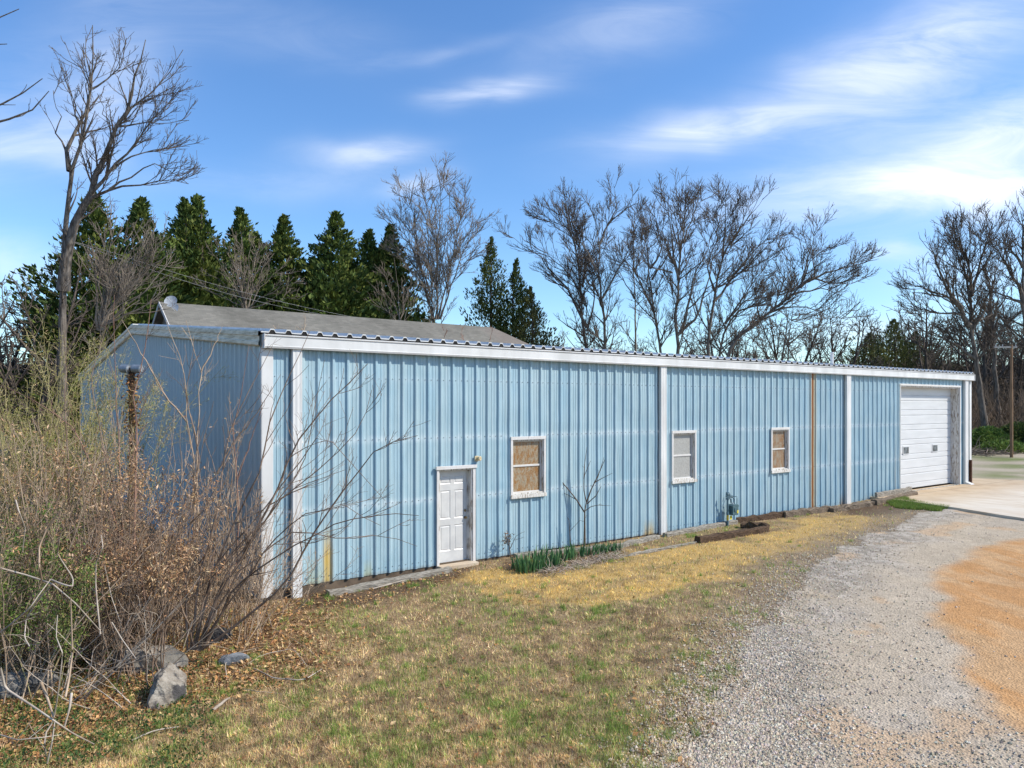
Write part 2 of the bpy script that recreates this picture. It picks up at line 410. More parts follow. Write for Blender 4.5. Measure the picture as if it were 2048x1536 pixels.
corr('side_wall', 0.0, 2 * W2, -0.25, lambda a: roofz(a) - 0.03, [], lambda a, d, z: (-d, a, z), M_blue_side, nz=6, phase=0.1)
corr('side_wall', 0.0, 2 * W2, -0.25, lambda a: roofz(a) - 0.03, [], lambda a, d, z: (L + d, a, z), M_blue_side, nz=3, phase=0.1)
corr('back_wall', 0.0, L, -0.25, EAVE - 0.06, [], lambda a, d, z: (a, 2 * W2 + d, z), M_blue_side, nz=3)
# foundation lip below the sheets; dark brown soil shading put into its colour
mb = MB(); mb.box(0.02, L - 0.02, 0.012, 0.3, -0.45, 0.02)
mb.build('foundation', noisy('shaded_foundation_concrete', (0.07, 0.055, 0.04), (0.16, 0.12, 0.085), 4, 0.9, 0.1, bmp=0.3), bld)
# wall screws along the girts
mb = MB()
for k in range(int(L / RIB) + 1):
    x = 0.13 + k * RIB
    if x > L - .1: break
    for z in (1.42, 2.72, 3.95, 0.12):
        if any(o[0] - .1 < x < o[1] + .1 and o[2] - .1 < z < o[3] + .1 for o in OPEN): continue
        for dx in (-0.075, 0.075): mb.cyl((x + dx, 0.01, z), (x + dx, -0.014, z), 0.011, 0.008, 6)
tag(mb.build('wall_screws', noisy('zinc_screw', (0.08, 0.10, 0.12), (0.35, 0.38, 0.40), 40, 0.4, 0.5, 0.5), bld), kind='stuff')
# roof sheets with real ribs
def roof_half(sign):
    V = []; Fc = []; n = int((L + 0.24) / RIB)
    prof = []
    x = -0.09
    while x < L + 0.10:
        prof += [(x, 0), (x + .145, 0), (x + .178, .055), (x + .240, .055), (x + .273, 0)]; x += RIB
    prof = [p for p in prof if p[0] < L + 0.10] + [(L + 0.10, 0)]
    rows = ((-0.13, 0), (W2, 0)) if sign > 0 else ((2 * W2 + 0.13, 0), (W2, 0))
    for (yy, _) in rows:
        for th in (0.034, 0.012):
            for (xx, h) in prof: V.append((xx, yy, roofz(min(max(yy, 0), 2 * W2)) + h + th - (0.012 if yy < 0 or yy > 2 * W2 else 0)))
    m_ = len(prof)
    for i in range(m_ - 1):
        Fc += [(i, i + 1, 2 * m_ + i + 1, 2 * m_ + i), (m_ + i, 3 * m_ + i, 3 * m_ + i + 1, m_ + i + 1), (i, m_ + i, m_ + i + 1, i + 1)]
    return nmesh('roof', V, [np.array(Fc)], M_white, bld)
roof_half(1); roof_half(-1)
pr_ = []; x = -0.09; zb = EAVE - 0.026
while x < L - 0.1:
    pr_ += [(x + .05, zb + .022), (x + .141, zb + .022), (x + .175, zb + .077), (x + .243, zb + .077), (x + .277, zb + .022)]; x += RIB
V = []; k = len(pr_)
for yy in (-.118, -.06):
    V += [(a_, yy, zb - .05) for a_, _ in pr_] + [(a_, yy, z_) for a_, z_ in pr_]
Fc = [(i, i + 1, k + i + 1, k + i) for i in range(k - 1)] + [(k + i, k + i + 1, 3 * k + i + 1, 3 * k + i) for i in range(k - 1)]
nmesh('eave_closure', V, [np.array(Fc)], M_black, bld)

mb = MB(); mb.box(-.09, L + .09, W2 - .18, W2 + .18, RIDGE + .03, RIDGE + .06); mb.build('ridge_cap', M_white, bld)
# gutter: folded box profile
g = [(-0.045, EAVE - .03), (-0.045, EAVE - .25), (-0.085, EAVE - .28), (-0.16, EAVE - .28), (-0.175, EAVE - .245), (-0.165, EAVE - .235), (-0.165, EAVE - .07), (-0.185, EAVE - .055), (-0.185, EAVE - .035), (-0.17, EAVE - .03), (-0.15, EAVE - .06), (-0.15, EAVE - .2), (-0.06, EAVE - .2), (-0.06, EAVE - .03)]
mb = MB(); mb.prism(g, 'x', -0.03, L + 0.06); mb.build('gutter', M_white, bld)
for xx in (-.045, L + .062): MB().box(xx, xx + .013, -.188, -.02, EAVE - .285, EAVE - .02).build('gutter_end_cap', M_trim, bld)
# stepped rake trim on the gable end
for xe, sg in ((-0.055, -1), (L + 0.055, 1)):
    for half in (0, 1):
        V = []; Fc = []
        prof = [(0.09, 0.045), (-0.045, 0.045), (-0.06, 0.02), (-0.06, -0.055), (-0.038, -0.065), (-0.038, -0.15), (-0.055, -0.165), (-0.055, -0.225), (-0.02, -0.25), (0.03, -0.25)]
        ys = (-0.045, W2) if half == 0 else (2 * W2 + .05, W2)
        for yy in ys:
            for (o_, h_) in prof: V.append((xe - sg * o_ * -1 if False else xe + (-sg) * o_ if sg > 0 else xe + o_, yy, roofz(min(max(yy, 0), 2 * W2)) + h_))
        n = len(prof); Fc = [(i, i + 1, n + i + 1, n + i) for i in range(n - 1)]
        nmesh('rake_trim', V, [np.array(Fc)], M_rake, bld)
# corner trims
def trim_box(name, x0, x1, y0, y1, z0, z1, m=M_white, bev=0.006): return MB().box(x0, x1, y0, y1, z0, z1).build(name, m, bld, bevel=bev)
trim_box('corner_trim', -0.045, XW(545), -0.046, -0.036, -0.12, EAVE - .285)
trim_box('corner_trim', -0.056, -0.046, -0.046, 0.02, -0.12, EAVE - .285)
trim_box('corner_trim', L - 0.13, L + 0.05, -0.046, -0.036, 0.05, EAVE - .285)
trim_box('corner_trim', L + 0.05, L + 0.06, -0.046, 0.12, 0.05, EAVE - .285)
def downspout(px0, px1, zb, kick=None):
    x0, x1 = XW(px0), XW(px1)
    mb = MB(); n = 12; d = 0.085; y1 = -0.04; y0 = y1 - d
    pr = [(x0, y1), (x1, y1), (x1, y0 + .012)]
    for k in range(5):
        xx = x1 - .012 - (x1 - x0 - .024) * k / 4; pr += [(xx, y0 if k % 2 == 0 else y0 + .006)]
    pr += [(x0, y0 + .012)]
    mb.prism(pr, 'z', zb + (0.12 if kick else 0), EAVE - .27)
    if kick:
        mb.prism([(y1, zb + .14), (y1, zb + .02), (y0 - .22, zb - .05), (y0 - .24, zb + .04), (y0, zb + .14)], 'x', x0 + .002, x1 - .002)
    o = mb.build('downspout', M_white, bld)
    for zz in (1.42, 2.72): s = MB(); s.box(x0 - .05, x0 - .003, -.05, -.036, zz - .0251, zz + .0251); s.v = []; s.f = []; s.box(x0 - .05, x1 + .05, -.05, -.0385, zz - .025, zz + .025); s.build('strap', M_white, o)
downspout(580, 600, -0.28); downspout(1315, 1327, -0.06); downspout(1687, 1696, 0.0); downspout(1924.5, 1931, 0.12, True)

def window(r, mpane):
    x0, x1, z0, z1 = r
    tw = 0.06
    t = MB()
    t.box(x0 - tw, x1 + tw, -.066, -.034, z1, z1 + .075).box(x0 - tw, x0, -.06, -.034, z0, z1 - .002).box(x1, x1 + tw, -.06, -.034, z0, z1 - .002)
    o = t.build('window', M_trim, bld, bevel=0.004)
    MB().box(x0 - tw - .01, x1 + tw + .01, -.085, -.034, z0 - .085, z0 - .003).build('sill', M_jamb, o, bevel=0.006)
    j = MB()
    j.box(x0 - .003, x0 + .022, -.036, .11, z0, z1 - .004).box(x1 - .022, x1 + .003, -.036, .11, z0, z1 - .004).box(x0 + .02, x1 - .02, -.034, .11, z1 - .03, z1 - .004).box(x0 + .02, x1 - .02, -.034, .11, z0, z0 + .03)
    j.build('frame', M_jamb, o)
    zm = z0 + (z1 - z0) * .52; s = MB(); e = .05
    s.box(x0 + .022, x0 + e, .03, .06, z0 + .03, z1 - .03).box(x1 - e, x1 - .022, .03, .06, z0 + .03, z1 - .03).box(x0 + e, x1 - e, .03, .06, z0 + .03, z0 + .06).box(x0 + e, x1 - e, .03, .06, z1 - .055, z1 - .03).box(x0 + e, x1 - e, .025, .065, zm - .022, zm + .022)
    s.build('sash', M_trim, o, bevel=0.003)
    for a, b in ((z0 + .06, zm - .022), (zm + .022, z1 - .055)):
        MB().box(x0 + e, x1 - e, .046, .052, a, b).build('pane', mpane, o)
window(w1, M_pane1); window(w2, M_pane2); window(w3, M_pane3)

# pedestrian door
x0, x1, z0, z1 = door_r
o = MB().box(x0 - .05, x0, -.062, -.034, -0.02, z1).box(x1, x1 + .07, -.062, -.034, -0.02, z1).box(x0 - .075, x1 + .095, -.085, -.034, z1 + .002, z1 + .075).build('door_frame', M_trim, bld, bevel=0.004)
MB().box(x0 - .002, x0 + .03, -.034, .16, 0, z1).box(x1 - .03, x1 + .002, -.034, .16, 0, z1).box(x0 + .03, x1 - .03, -.034, .16, z1 - .03, z1 - .002).build('jamb', M_jamb, o)
MB().box(x0 + .03, x0 + .05, .07, .10, 0, z1 - .03).box(x1 - .06, x1 - .03, .07, .10, 0, z1 - .03).build('door_stop', M_jamb, o)
MB().box(x0 - .04, x1 + .05, -.22, .16, -.10, 0.0).build('door_step', M_conc, bld, bevel=0.01)
dx0, dx1, dz0, dz1 = x0 + .03, x1 - .03, 0.02, z1 - .03
lf = MB()
ydoor = .10
# six-panel door: stiles/rails grid with recessed panels
wd = dx1 - dx0; hd = dz1 - dz0
xs = [dx0, dx0 + .12 * wd, dx0 + .44 * wd, dx0 + .56 * wd, dx0 + .88 * wd, dx1]
zs = [dz0, dz0 + .12 * hd, dz0 + .40 * hd, dz0 + .47 * hd, dz0 + .78 * hd, dz0 + .85 * hd, dz0 + .935 * hd, dz1]
for i in range(5):
    for j in range(7):
        a, b, c_, d_ = xs[i], xs[i + 1], zs[j], zs[j + 1]
        if i in (1, 3) and j in (1, 3, 5):
            e = .018; q = .040; yf = ydoor; yr = ydoor + .012; yp = ydoor + .003
            rings = [((a, b, c_, d_), yf), ((a + e, b - e, c_ + e, d_ - e), yr), ((a + q, b - q, c_ + q, d_ - q), yp)]
            k = len(lf.v)
            for (r_, yy) in rings: lf.v += [(r_[0], yy, r_[2]), (r_[1], yy, r_[2]), (r_[1], yy, r_[3]), (r_[0], yy, r_[3])]
            for rr in range(2):
                for s_ in range(4): lf.f.append((k + rr * 4 + s_, k + rr * 4 + (s_ + 1) % 4, k + rr * 4 + 4 + (s_ + 1) % 4, k + rr * 4 + 4 + s_))
            lf.f.append((k + 8, k + 9, k + 10, k + 11))
        else: lf.poly([(a, ydoor, c_), (b, ydoor, c_), (b, ydoor, d_), (a, ydoor, d_)])
lf.box(dx0, dx1, ydoor + .02, ydoor + .045, dz0, dz1)
leaf = lf.build('door', M_door, bld)
def knob(z, r, m, nm):
    x = dx1 - .075
    k = MB(); k.cyl((x, ydoor, z), (x, ydoor - .012, z), r * 1.15, None, 18)
    if nm == 'door_knob':
        k.cyl((x, ydoor - .012, z), (x, ydoor - .035, z), r * .4, None, 12).cyl((x, ydoor - .035, z), (x, ydoor - .05, z), r * .7, r, 18).cyl((x, ydoor - .05, z), (x, ydoor - .068, z), r, r * .6, 18)
    else: k.cyl((x, ydoor - .012, z), (x, ydoor - .024, z), r * .8, r * .7, 16)
    k.build(nm, m, leaf)
knob(dz0 + .93, .027, M_brass, 'door_knob'); knob(dz0 + 1.08, .026, M_brass, 'deadbolt')

# garage door
x0, x1, z0, z1 = gar
rec = .30
gd = MB(); 
per = (z1 - z0 - .02) / 7.0; prof = []
for k in range(7):
    b = z0 + .02 + k * per
    prof += [(b + .004, rec + .024), (b + .026, rec), (b + .190, rec), (b + .200, rec + .020), (b + .218, rec + .020), (b + .236, rec), (b + per - .024, rec), (b + per - .003, rec + .024)]
V = []; Fc = []
for xx in (x0 + .04, x1 - .04):
    for (z, y) in prof: V.append((xx, y, z))
n = len(prof); Fc = [(i, n + i, n + i + 1, i + 1) for i in range(n - 1)]
gdo = nmesh('garage_door', V, [np.array(Fc)], M_garage, bld)
wdt = x1 - x0
for f_ in (0.175, 0.665):
    xa = x0 + .04 + (wdt - .08) * f_; zc_ = ZW(1820, 902); xa2 = xa + .40
    MB().box(xa - .035, xa2 + .035, rec - .018, rec - .004, zc_ - .165, zc_ + .165).build('pane_frame', M_garage, gdo, bevel=.004)
    MB().box(xa, xa2, rec - .022, rec - .0185, zc_ - .125, zc_ + .125).build('window_pane', M_glass, gdo)
o = MB().box(x0, x0 + .045, .0, rec + .03, z0, z1).box(x1 - .045, x1, .0, rec + .03, z0, z1).box(x0 + .045, x1 - .045, .0, rec + .03, z1 - .05, z1).build('garage_jamb', M_jamb, bld)
MB().box(x0 - .035, x0 + .01, -.05, -.002, z0, z1 - .001).box(x1 - .01, x1 + .06, -.05, -.002, z0, z1 - .001).box(x0 - .05, x1 + .075, -.055, -.002, z1, z1 + .07).build('casing', M_trim, o, bevel=.004)
# small wall lamp by the door
xl, zl = XW(951), ZW(951, 917)
lm = MB().box(xl - .055, xl + .055, -.06, -.03, zl - .06, zl + .06).build('wall_lamp', M_lampwhite, bld, bevel=.012)
k = MB().cyl((xl + .01, -.06, zl), (xl + .035, -.135, zl + .005), .03, .052, 16).cyl((xl + .035, -.135, zl + .005), (xl + .038, -.145, zl + .005), .052, .04, 16)
k.build('lamp_head', M_lampwhite, lm)
# roof vent stub
xv = XW(1694); MB().cyl((xv, .55, EAVE), (xv, .55, EAVE + .50), .055, None, 14).cyl((xv, .55, EAVE + .50), (xv, .55, EAVE + .54), .07, .06, 14).build('vent_pipe', M_white, bld)

# ------------------------------------------------------------------ neighbouring house behind
def shingle():
    m, t, b = mat_new('grey_shingles', 0.9, 0.15)
    v = obj(t); br = t.new('ShaderNodeTexBrick'); t.l.new(v, br.inputs['Vector'])
    br.inputs['Scale'].default_value = 1.0; br.inputs['Brick Width'].default_value = .33; br.inputs['Row Height'].default_value = .14; br.inputs['Mortar Size'].default_value = .008
    br.inputs['Color1'].default_value = (.14, .135, .115, 1); br.inputs['Color2'].default_value = (.18, .17, .145, 1); br.inputs['Mortar'].default_value = (.13, .125, .115, 1)
    n = t.noise(v, .45, 5, .6); c = t.mix(1.0, br.outputs[0], t.ramp(n, [(.35, .8), (.65, 1.2)]), 'MULTIPLY')
    n2 = t.noise(t.mapping(v, (.25, 1, 1)), 1.6, 6, .7); c = t.mix(t.ramp(n2, [(.6, 0.0), (.72, .5)]), c, (.09, .10, .085, 1))
    x = t.sep(v)[0]
    c = t.mix(t.m('MULTIPLY', t.ramp(t.m('DIVIDE', t.m('SUBTRACT', x, 9.0), 2.2, clamp=True), [(0.2, 0.0), (0.8, 1.0)]), .55), c, (.20, .165, .145, 1))
    t.l.new(c, b.inputs['Base Color']); bump(t, b, br.outputs['Fac'], .4, .01)
    return m
M_shingle = shingle()
M_siding = noisy('tan_lap_siding', (.26, .25, .225), (.32, .31, .285), 2, .7, .2)
HY = 31.0
a = P(336, 605, (HY - CY) / (DY + RY * (336 - CXX) / F)); bq = P(985, 655, (HY - CY) / (DY + RY * (985 - CXX) / F))
HX0, HX1, HZ = a[0], bq[0], a[2]
run = 6.0; slp = 0.62; EZ = HZ - run * slp
house = empty('neighbour_house', ((HX0 + HX1) / 2, HY, 0), 'long grey shingle roofed house with tan lap siding behind the blue building', 'house')
ho = np.array(house.location)
def hmesh(name, V, Fc, mat, par=house):
    return nmesh(name, np.array(V) - ho, [np.array(f) for f in Fc], mat, par)
gl = 0.45; hip = 2.6
# front and back slopes, hip at the right end
th = .14
for sg in (-1, 1):
    V = [(HX0 - gl, HY, HZ), (HX1, HY, HZ), (HX1 + hip * 2.0, HY + sg * run, EZ), (HX0 - gl, HY + sg * run, EZ)]
    V2 = V + [(p[0], p[1], p[2] - th) for p in V]
    # use slope-local object coordinates through the mesh itself
    hmesh('roof', V2, [[(0, 1, 2, 3), (4, 7, 6, 5), (0, 3, 7, 4), (3, 2, 6, 7), (2, 1, 5, 6), (1, 0, 4, 5)]], M_shingle)
V = [(HX1, HY, HZ), (HX1 + hip * 2, HY - run, EZ), (HX1 + hip * 2, HY + run, EZ)]
hmesh('roof', V, [[(0, 1, 2)]], M_shingle)
gw = run - .45
hm = []
nrow = int((HZ - EZ) / .13)
V = []; Fc = []
# gable wall as lapped siding boards
zc = -1.0; i = 0
V = []; Fc = []
while zc < HZ - .25:
    z2 = min(zc + .14, HZ - .2)
    def half(z): return min(gw, (HZ - .12 - z) / slp)
    h1, h2 = half(zc), half(z2); k = len(V)
    V += [(HX0 - .025, HY - h1, zc), (HX0 - .025, HY + h1, zc), (HX0, HY + h2, z2), (HX0, HY - h2, z2), (HX0, HY - h1, zc), (HX0, HY + h1, zc)]
    Fc += [(k, k + 1, k + 2, k + 3), (k, k + 4, k + 5, k + 1)]
    zc += .14
hmesh('gable_wall', V, [Fc], M_siding)
V = []; Fc = []
for yy in (HY - gw, HY + gw): k = len(V); V += [(HX0, yy, -1), (HX1 + 4.6, yy, -1), (HX1 + 4.6, yy, EZ + .3), (HX0, yy, EZ + .3)]; Fc.append((k, k + 1, k + 2, k + 3))
k = len(V); V += [(HX1 + 4.6, HY - gw, -1), (HX1 + 4.6, HY + gw, -1), (HX1 + 4.6, HY + gw, EZ + .3), (HX1 + 4.6, HY - gw, EZ + .3)]; Fc.append((k, k + 1, k + 2, k + 3))
hmesh('wall', V, [Fc], M_siding)
for sg in (-1, 1):   # barge boards
    V = []
    for (xx) in (HX0 - gl - .03, HX0 - gl + .01):
        V += [(xx, HY, HZ + .02), (xx, HY + sg * (run + .02), EZ + .005), (xx, HY + sg * (run + .02), EZ - .22), (xx, HY, HZ - .21)]
    hmesh('barge_board', V, [[(0, 1, 2, 3), (7, 6, 5, 4), (0, 4, 5, 1), (3, 2, 6, 7)]], M_trim)
hmesh('soffit', [(HX0 - gl, HY, HZ - .2), (HX0 - gl, HY - run, EZ - .2), (HX0, HY - run, EZ - .2), (HX0, HY, HZ - .2)], [[(0, 1, 2, 3)]], M_siding)
M_dish = noisy('grey_dish', (.34, .36, .38), (.46, .48, .50), 8, .4)
def dish(px, py, dy, lab):
    dep = (HY - dy - CY) / (DY + RY * (px - CXX) / F); p = P(px, py, dep)
    e = empty('satellite_dish', p, lab, 'satellite dish', 'satellite dishes on the gable')
    fwd = Vector((-.55, -.75, .38)).normalized(); a_ = fwd.orthogonal().normalized(); b_ = fwd.cross(a_)
    V = []; Fc = []; rr = .36
    for i in range(5):
        q = i / 4 * rr
        for k in range(20): V.append(tuple((a_ * math.cos(k * .31416) * q + b_ * math.sin(k * .31416) * q) * 1.0 + fwd * (q * q * .55)))
    for i in range(4):
        for k in range(20): Fc.append((i * 20 + k, i * 20 + (k + 1) % 20, i * 20 + 20 + (k + 1) % 20, i * 20 + 20 + k))
    nmesh('reflector', V, [np.array(Fc)], M_dish, e, smooth=True)
    MB().cyl(fwd * .02 + b_ * .3, fwd * .45, .015, None, 8).cyl(fwd * .42, fwd * .5, .04, .05, 10).build('feed_arm', M_dish, e)
    MB().cyl((0, 0, 0), (.12, .10, -.35), .022, None, 8).cyl((.12, .10, -.35), (.2, .1, -.55), .022, None, 8).build('mast', M_dish, e)
dish(342, 604, .2, 'upper grey satellite dish at the peak of the shingle roof')
dish(345, 618, .6, 'lower grey satellite dish just below the peak of the roof')


# ------------------------------------------------------------------ ground
def wpoly(pts): return np.array([G(*p)[:2] for p in pts])
def sdpoly(x, y, poly):
    """signed distance, positive inside"""
    x = np.asarray(x, float); y = np.asarray(y, float)
    d = np.full(x.shape, 1e9); ins = np.zeros(x.shape, bool); n = len(poly)
    for i in range(n):
        ax, ay = poly[i]; bx, by = poly[(i + 1) % n]; ex, ey = bx - ax, by - ay
        t_ = np.clip(((x - ax) * ex + (y - ay) * ey) / (ex * ex + ey * ey + 1e-9), 0, 1)
        d = np.minimum(d, np.hypot(x - ax - t_ * ex, y - ay - t_ * ey))
        c = ((ay > y) != (by > y)) & (x < (bx - ax) * (y - ay) / (by - ay + 1e-12) + ax); ins ^= c
    return np.where(ins, d, -d)
ROAD = wpoly([(1385, 1536), (1435, 1430), (1478, 1330), (1515, 1250), (1575, 1180), (1640, 1120), (1740, 1070), (1850, 1022), (1905, 1004)])
e0 = ROAD[0] + (ROAD[0] - ROAD[1]) * 6
ROADP = np.vstack([e0, ROAD, [[23, -1.5], [60, -1.0], [60, -60], [e0[0] + 12, -60]]])
EDGE = np.vstack([e0, ROAD, [[26, -1.2]]])
def yedge(x): return np.interp(x, EDGE[:, 0], EDGE[:, 1])
def roadm(x, y):
    """metres inside the gravel (positive) """
    return (yedge(x) - y) * 0.85
ORANGE = wpoly([(2300, 1050), (2048, 1076), (1985, 1090), (1915, 1116), (1885, 1150), (1878, 1195), (1888, 1260), (1915, 1330), (1960, 1400), (2048, 1490), (2400, 1600)])
ORANGE2 = wpoly([(1590, 1180), (1640, 1170), (1650, 1200), (1600, 1240), (1550, 1250)])
TAN = [wpoly([(905, 1150), (1010, 1140), (1120, 1150), (1230, 1122), (1330, 1098), (1420, 1088), (1545, 1058), (1640, 1030), (1710, 1030), (1775, 1042), (1770, 1056), (1690, 1075), (1600, 1095), (1510, 1120), (1450, 1150), (1380, 1175), (1260, 1205), (1180, 1205), (1080, 1195), (960, 1185)])]
LITTER = wpoly([(-900, 1100), (300, 1150), (560, 1195), (680, 1190), (660, 1290), (620, 1360), (500, 1400), (300, 1430), (120, 1536), (-900, 1700)])
MULCH = wpoly([(560, 1180), (900, 1130), (960, 1135), (900, 1165), (720, 1215), (600, 1215)])
MULCH2 = wpoly([(1680, 1015), (1830, 990), (1880, 1003), (1800, 1026), (1690, 1032)])
BED = wpoly([(1000, 1125), (1230, 1090), (1250, 1108), (1100, 1145), (1010, 1140)])
GREENS = [(wpoly([(860, 1145), (960, 1160), (1050, 1195), (1260, 1205), (1240, 1235), (1000, 1240), (850, 1200)]), .45), (wpoly([(1330, 1070), (1480, 1040), (1520, 1060), (1400, 1080)]), .9),
          (wpoly([(1350, 1105), (1500, 1075), (1560, 1085), (1500, 1105), (1400, 1130), (1290, 1140)]), .6), (wpoly([(1780, 1000), (1850, 995), (1905, 1008), (1880, 1016), (1800, 1010)]), 1.4),
          (wpoly([(1690, 1030), (1880, 1012), (1830, 1030), (1700, 1048)]), .7), (wpoly([(560, 1195), (640, 1195), (660, 1220), (560, 1235)]), .8)]
FGREEN = wpoly([(1940, 955), (2300, 955), (2300, 925), (1940, 895)])
def smask(x, y, poly, s=0.35, ns=0.6, seed=1, amp=0.5):
    return sst(-s, s, sdpoly(x, y, poly) + (fbm(x, y, ns, seed) - .5) * 2 * amp)
def zones(x, y):
    z = {}
    n1 = fbm(x, y, 0.9, 21); n2 = fbm(x, y, 0.35, 22); rx = DX * x + DY * y; ry = RX * x + RY * y
    sk = fbm(x * 0.35 + y * 0.0, y * 1.6, 0.5, 23)
    rd = roadm(x, y) + (fbm(x, y, 0.8, 24) - .5) * 0.8 + (fbm(x, y, .2, 25) - .5) * .35
    z['road'] = sst(-.10, .12, rd)
    z['roadsoft'] = sst(-1.7, .2, rd)
    t_ = np.zeros_like(x)
    for p in TAN: t_ = np.maximum(t_, smask(x, y, p, .45, .5, 26, 1.0))
    z['tan'] = np.clip(t_ * 1.25, 0, 1) * (0.45 + 0.55 * sst(.30, .42, sk)) * (1 - .35 * sst(.58, .66, n2))
    z['litter'] = smask(x, y, LITTER, .6, .6, 27, .7)
    z['mulch'] = np.maximum(smask(x, y, MULCH, .2, .4, 28, .25), np.maximum(smask(x, y, MULCH2, .2, .4, 29, .3), smask(x, y, BED, .15, .3, 30, .15)))
    g_ = np.zeros_like(x)
    for p, a_ in GREENS: g_ = np.maximum(g_, a_ * smask(x, y, p, .25, .5, 31, .35))
    z['green'] = np.clip(g_ + 0.55 * sst(.50, .66, n1) + .55 * sst(.5, .62, n2), 0, 1.3) * (1 - .75 * z['tan']) * (1 - z['roadsoft'] * .7)
    z['orange'] = smask(x, y, ORANGE, .26, .9, 32, .5)
    z['orange2'] = smask(x, y, ORANGE2, .6, .6, 33, .6)
    return z
def lerp(a, b, t_): return a + (b - a) * t_[..., None]
cA = lambda *c: np.array(c, float)
def groundcol(x, y):
    z = zones(x, y)
    n = np.clip((fbm(x, y, .22, 41) - .5) * 1.8 + .5, 0, 1); nn = fbm(x, y, 1.5, 42)
    c = lerp(cA(.15, .10, .058), cA(.32, .23, .135), n)
    c = lerp(c, cA(.18, .155, .065), np.clip(z['green'], 0, 1) * .35)
    c = lerp(c, cA(.42, .285, .11), z['tan'] * .9)
    c = lerp(c, lerp(cA(.13, .07, .038), cA(.21, .125, .062), n), z['litter'] * .85)
    c = lerp(c, cA(.085, .055, .036), z['mulch'] * .85)
    c = lerp(c, cA(.20, .165, .125), z['roadsoft'] * .75)
    dep = DX * (x - CX) + DY * (y - CY); r = RX * (x - CX) + RY * (y - CY)
    far = sst(24, 30, x) * (r > 8)
    c = lerp(c, lerp(cA(.33, .28, .21), cA(.42, .36, .28), nn), far)
    fg = sst(.35, .6, fbm(x, y, 3.0, 43)) * smask(x, y, FGREEN, 2.0, 3, 44, 2) * far
    c = lerp(c, cA(.12, .16, .04), fg * .9)
    farm = sst(56, 62, dep); c = lerp(c, lerp(cA(.10, .085, .045), cA(.13, .13, .05), nn), farm)
    return c
def roadcol(x, y):
    z = zones(x, y); n = fbm(x, y, .18, 51); nn = fbm(x, y, 1.2, 52); rd = roadm(x, y)
    c = lerp(cA(.40, .33, .24), cA(.49, .41, .31), nn)
    # wheel tracks packed fine and pale; loose grey stone between and along the edge
    pos_ = rd + (fbm(x, y, 2.0, 53) - .5) * .8
    coarse = np.clip(.95 - sst(.3, 1.6, pos_) + .75 * np.exp(-((pos_ - 3.6) / .55) ** 2) * (y < -3) + .3 * sst(.55, .7, nn), 0, .85)
    c = lerp(c, lerp(cA(.25, .22, .18), cA(.45, .40, .34), sst(.3, .7, n)), coarse)
    c = lerp(c, cA(.47, .36, .22), z['orange2'] * .5)
    lines = fbm(x * 1.4 - y * .9, (x + y) * .25, .4, 54)
    c = lerp(c, lerp(cA(.47, .25, .10), cA(.50, .31, .155), sst(.35, .65, lines)), z['orange'] * .97)
    c = lerp(c, cA(.50, .32, .17), sst(.6, .72, fbm(x, y, 1.1, 55)) * .5 * (1 - sst(18, 26, -y + 20) * 0))
    return c
xsg = np.concatenate([-12 - np.geomspace(.2, 700, 46)[::-1], np.arange(-12, 31, .11), 31 + np.geomspace(.15, 900, 60)])
ysg = np.concatenate([-15 - np.geomspace(.2, 300, 26)[::-1], np.arange(-15, 1.2, .11), 1.2 + np.geomspace(.15, 1100, 70)])
GX, GY = np.meshgrid(xsg, ysg); nx, ny = len(xsg), len(ysg)
GZ = H(GX, GY) - .25 * ((GX > 0.4) & (GX < L - .3) & (GY > .6) & (GY < 23))
def grid_faces(nx, ny, keep=None):
    i = np.arange(nx * ny).reshape(ny, nx); q = np.stack([i[:-1, :-1], i[:-1, 1:], i[1:, 1:], i[1:, :-1]], -1).reshape(-1, 4)
    return q if keep is None else q[keep.ravel()]
M_ground = vcol('soil_and_turf', 0.95, .1, nscale=26, namp=.32, bmp=.6)
gcol = groundcol(GX.ravel(), GY.ravel())
o = nmesh('ground', np.stack([GX.ravel(), GY.ravel(), GZ.ravel()], 1), [grid_faces(nx, ny)], M_ground, cols=gcol, smooth=True); tag(o, kind='structure')
# gravel drive, a sheet of its own
rx_ = np.concatenate([np.arange(-1.5, 34, .09)]); ry_ = np.arange(-24, 0.5, .09)
AX, AY = np.meshgrid(rx_, ry_)
rd = zones(AX.ravel(), AY.ravel())['road'].reshape(AX.shape)
kk = (rd[:-1, :-1] > .5) & (rd[1:, 1:] > .5) & ~((AX[:-1, :-1] > 21.3) & (AY[:-1, :-1] > -3.6))
AZ = H(AX, AY) + .006
q = grid_faces(len(rx_), len(ry_), kk); used, inv = np.unique(q, return_inverse=True)
pts = np.stack([AX.ravel(), AY.ravel(), AZ.ravel()], 1)[used]
m, t, b = mat_new('crushed_gravel', .95, .12)
at = t.new('ShaderNodeAttribute'); at.attribute_name = 'Col'
vo = t.new('ShaderNodeTexVoronoi'); vo.inputs['Scale'].default_value = 34; t.l.new(pos(t), vo.inputs['Vector'])
v3 = t.sep(vo.outputs['Color'])[0]; n4 = t.noise(pos(t), 4.0, 5, .7)
k_ = t.m('MULTIPLY', t.ramp(v3, [(0.0, .84), (.5, .97), (1.0, 1.14)]), t.ramp(n4, [(.3, .86), (.7, 1.12)]))
t.l.new(t.mix(1.0, at.outputs['Color'], k_, 'MULTIPLY'), b.inputs['Base Color']); bump(t, b, vo.outputs['Distance'], .7, .02)
M_gravel = m
tag(nmesh('gravel_drive', pts, [inv.reshape(q.shape)], M_gravel, cols=roadcol(pts[:, 0], pts[:, 1]), smooth=True), kind='structure')
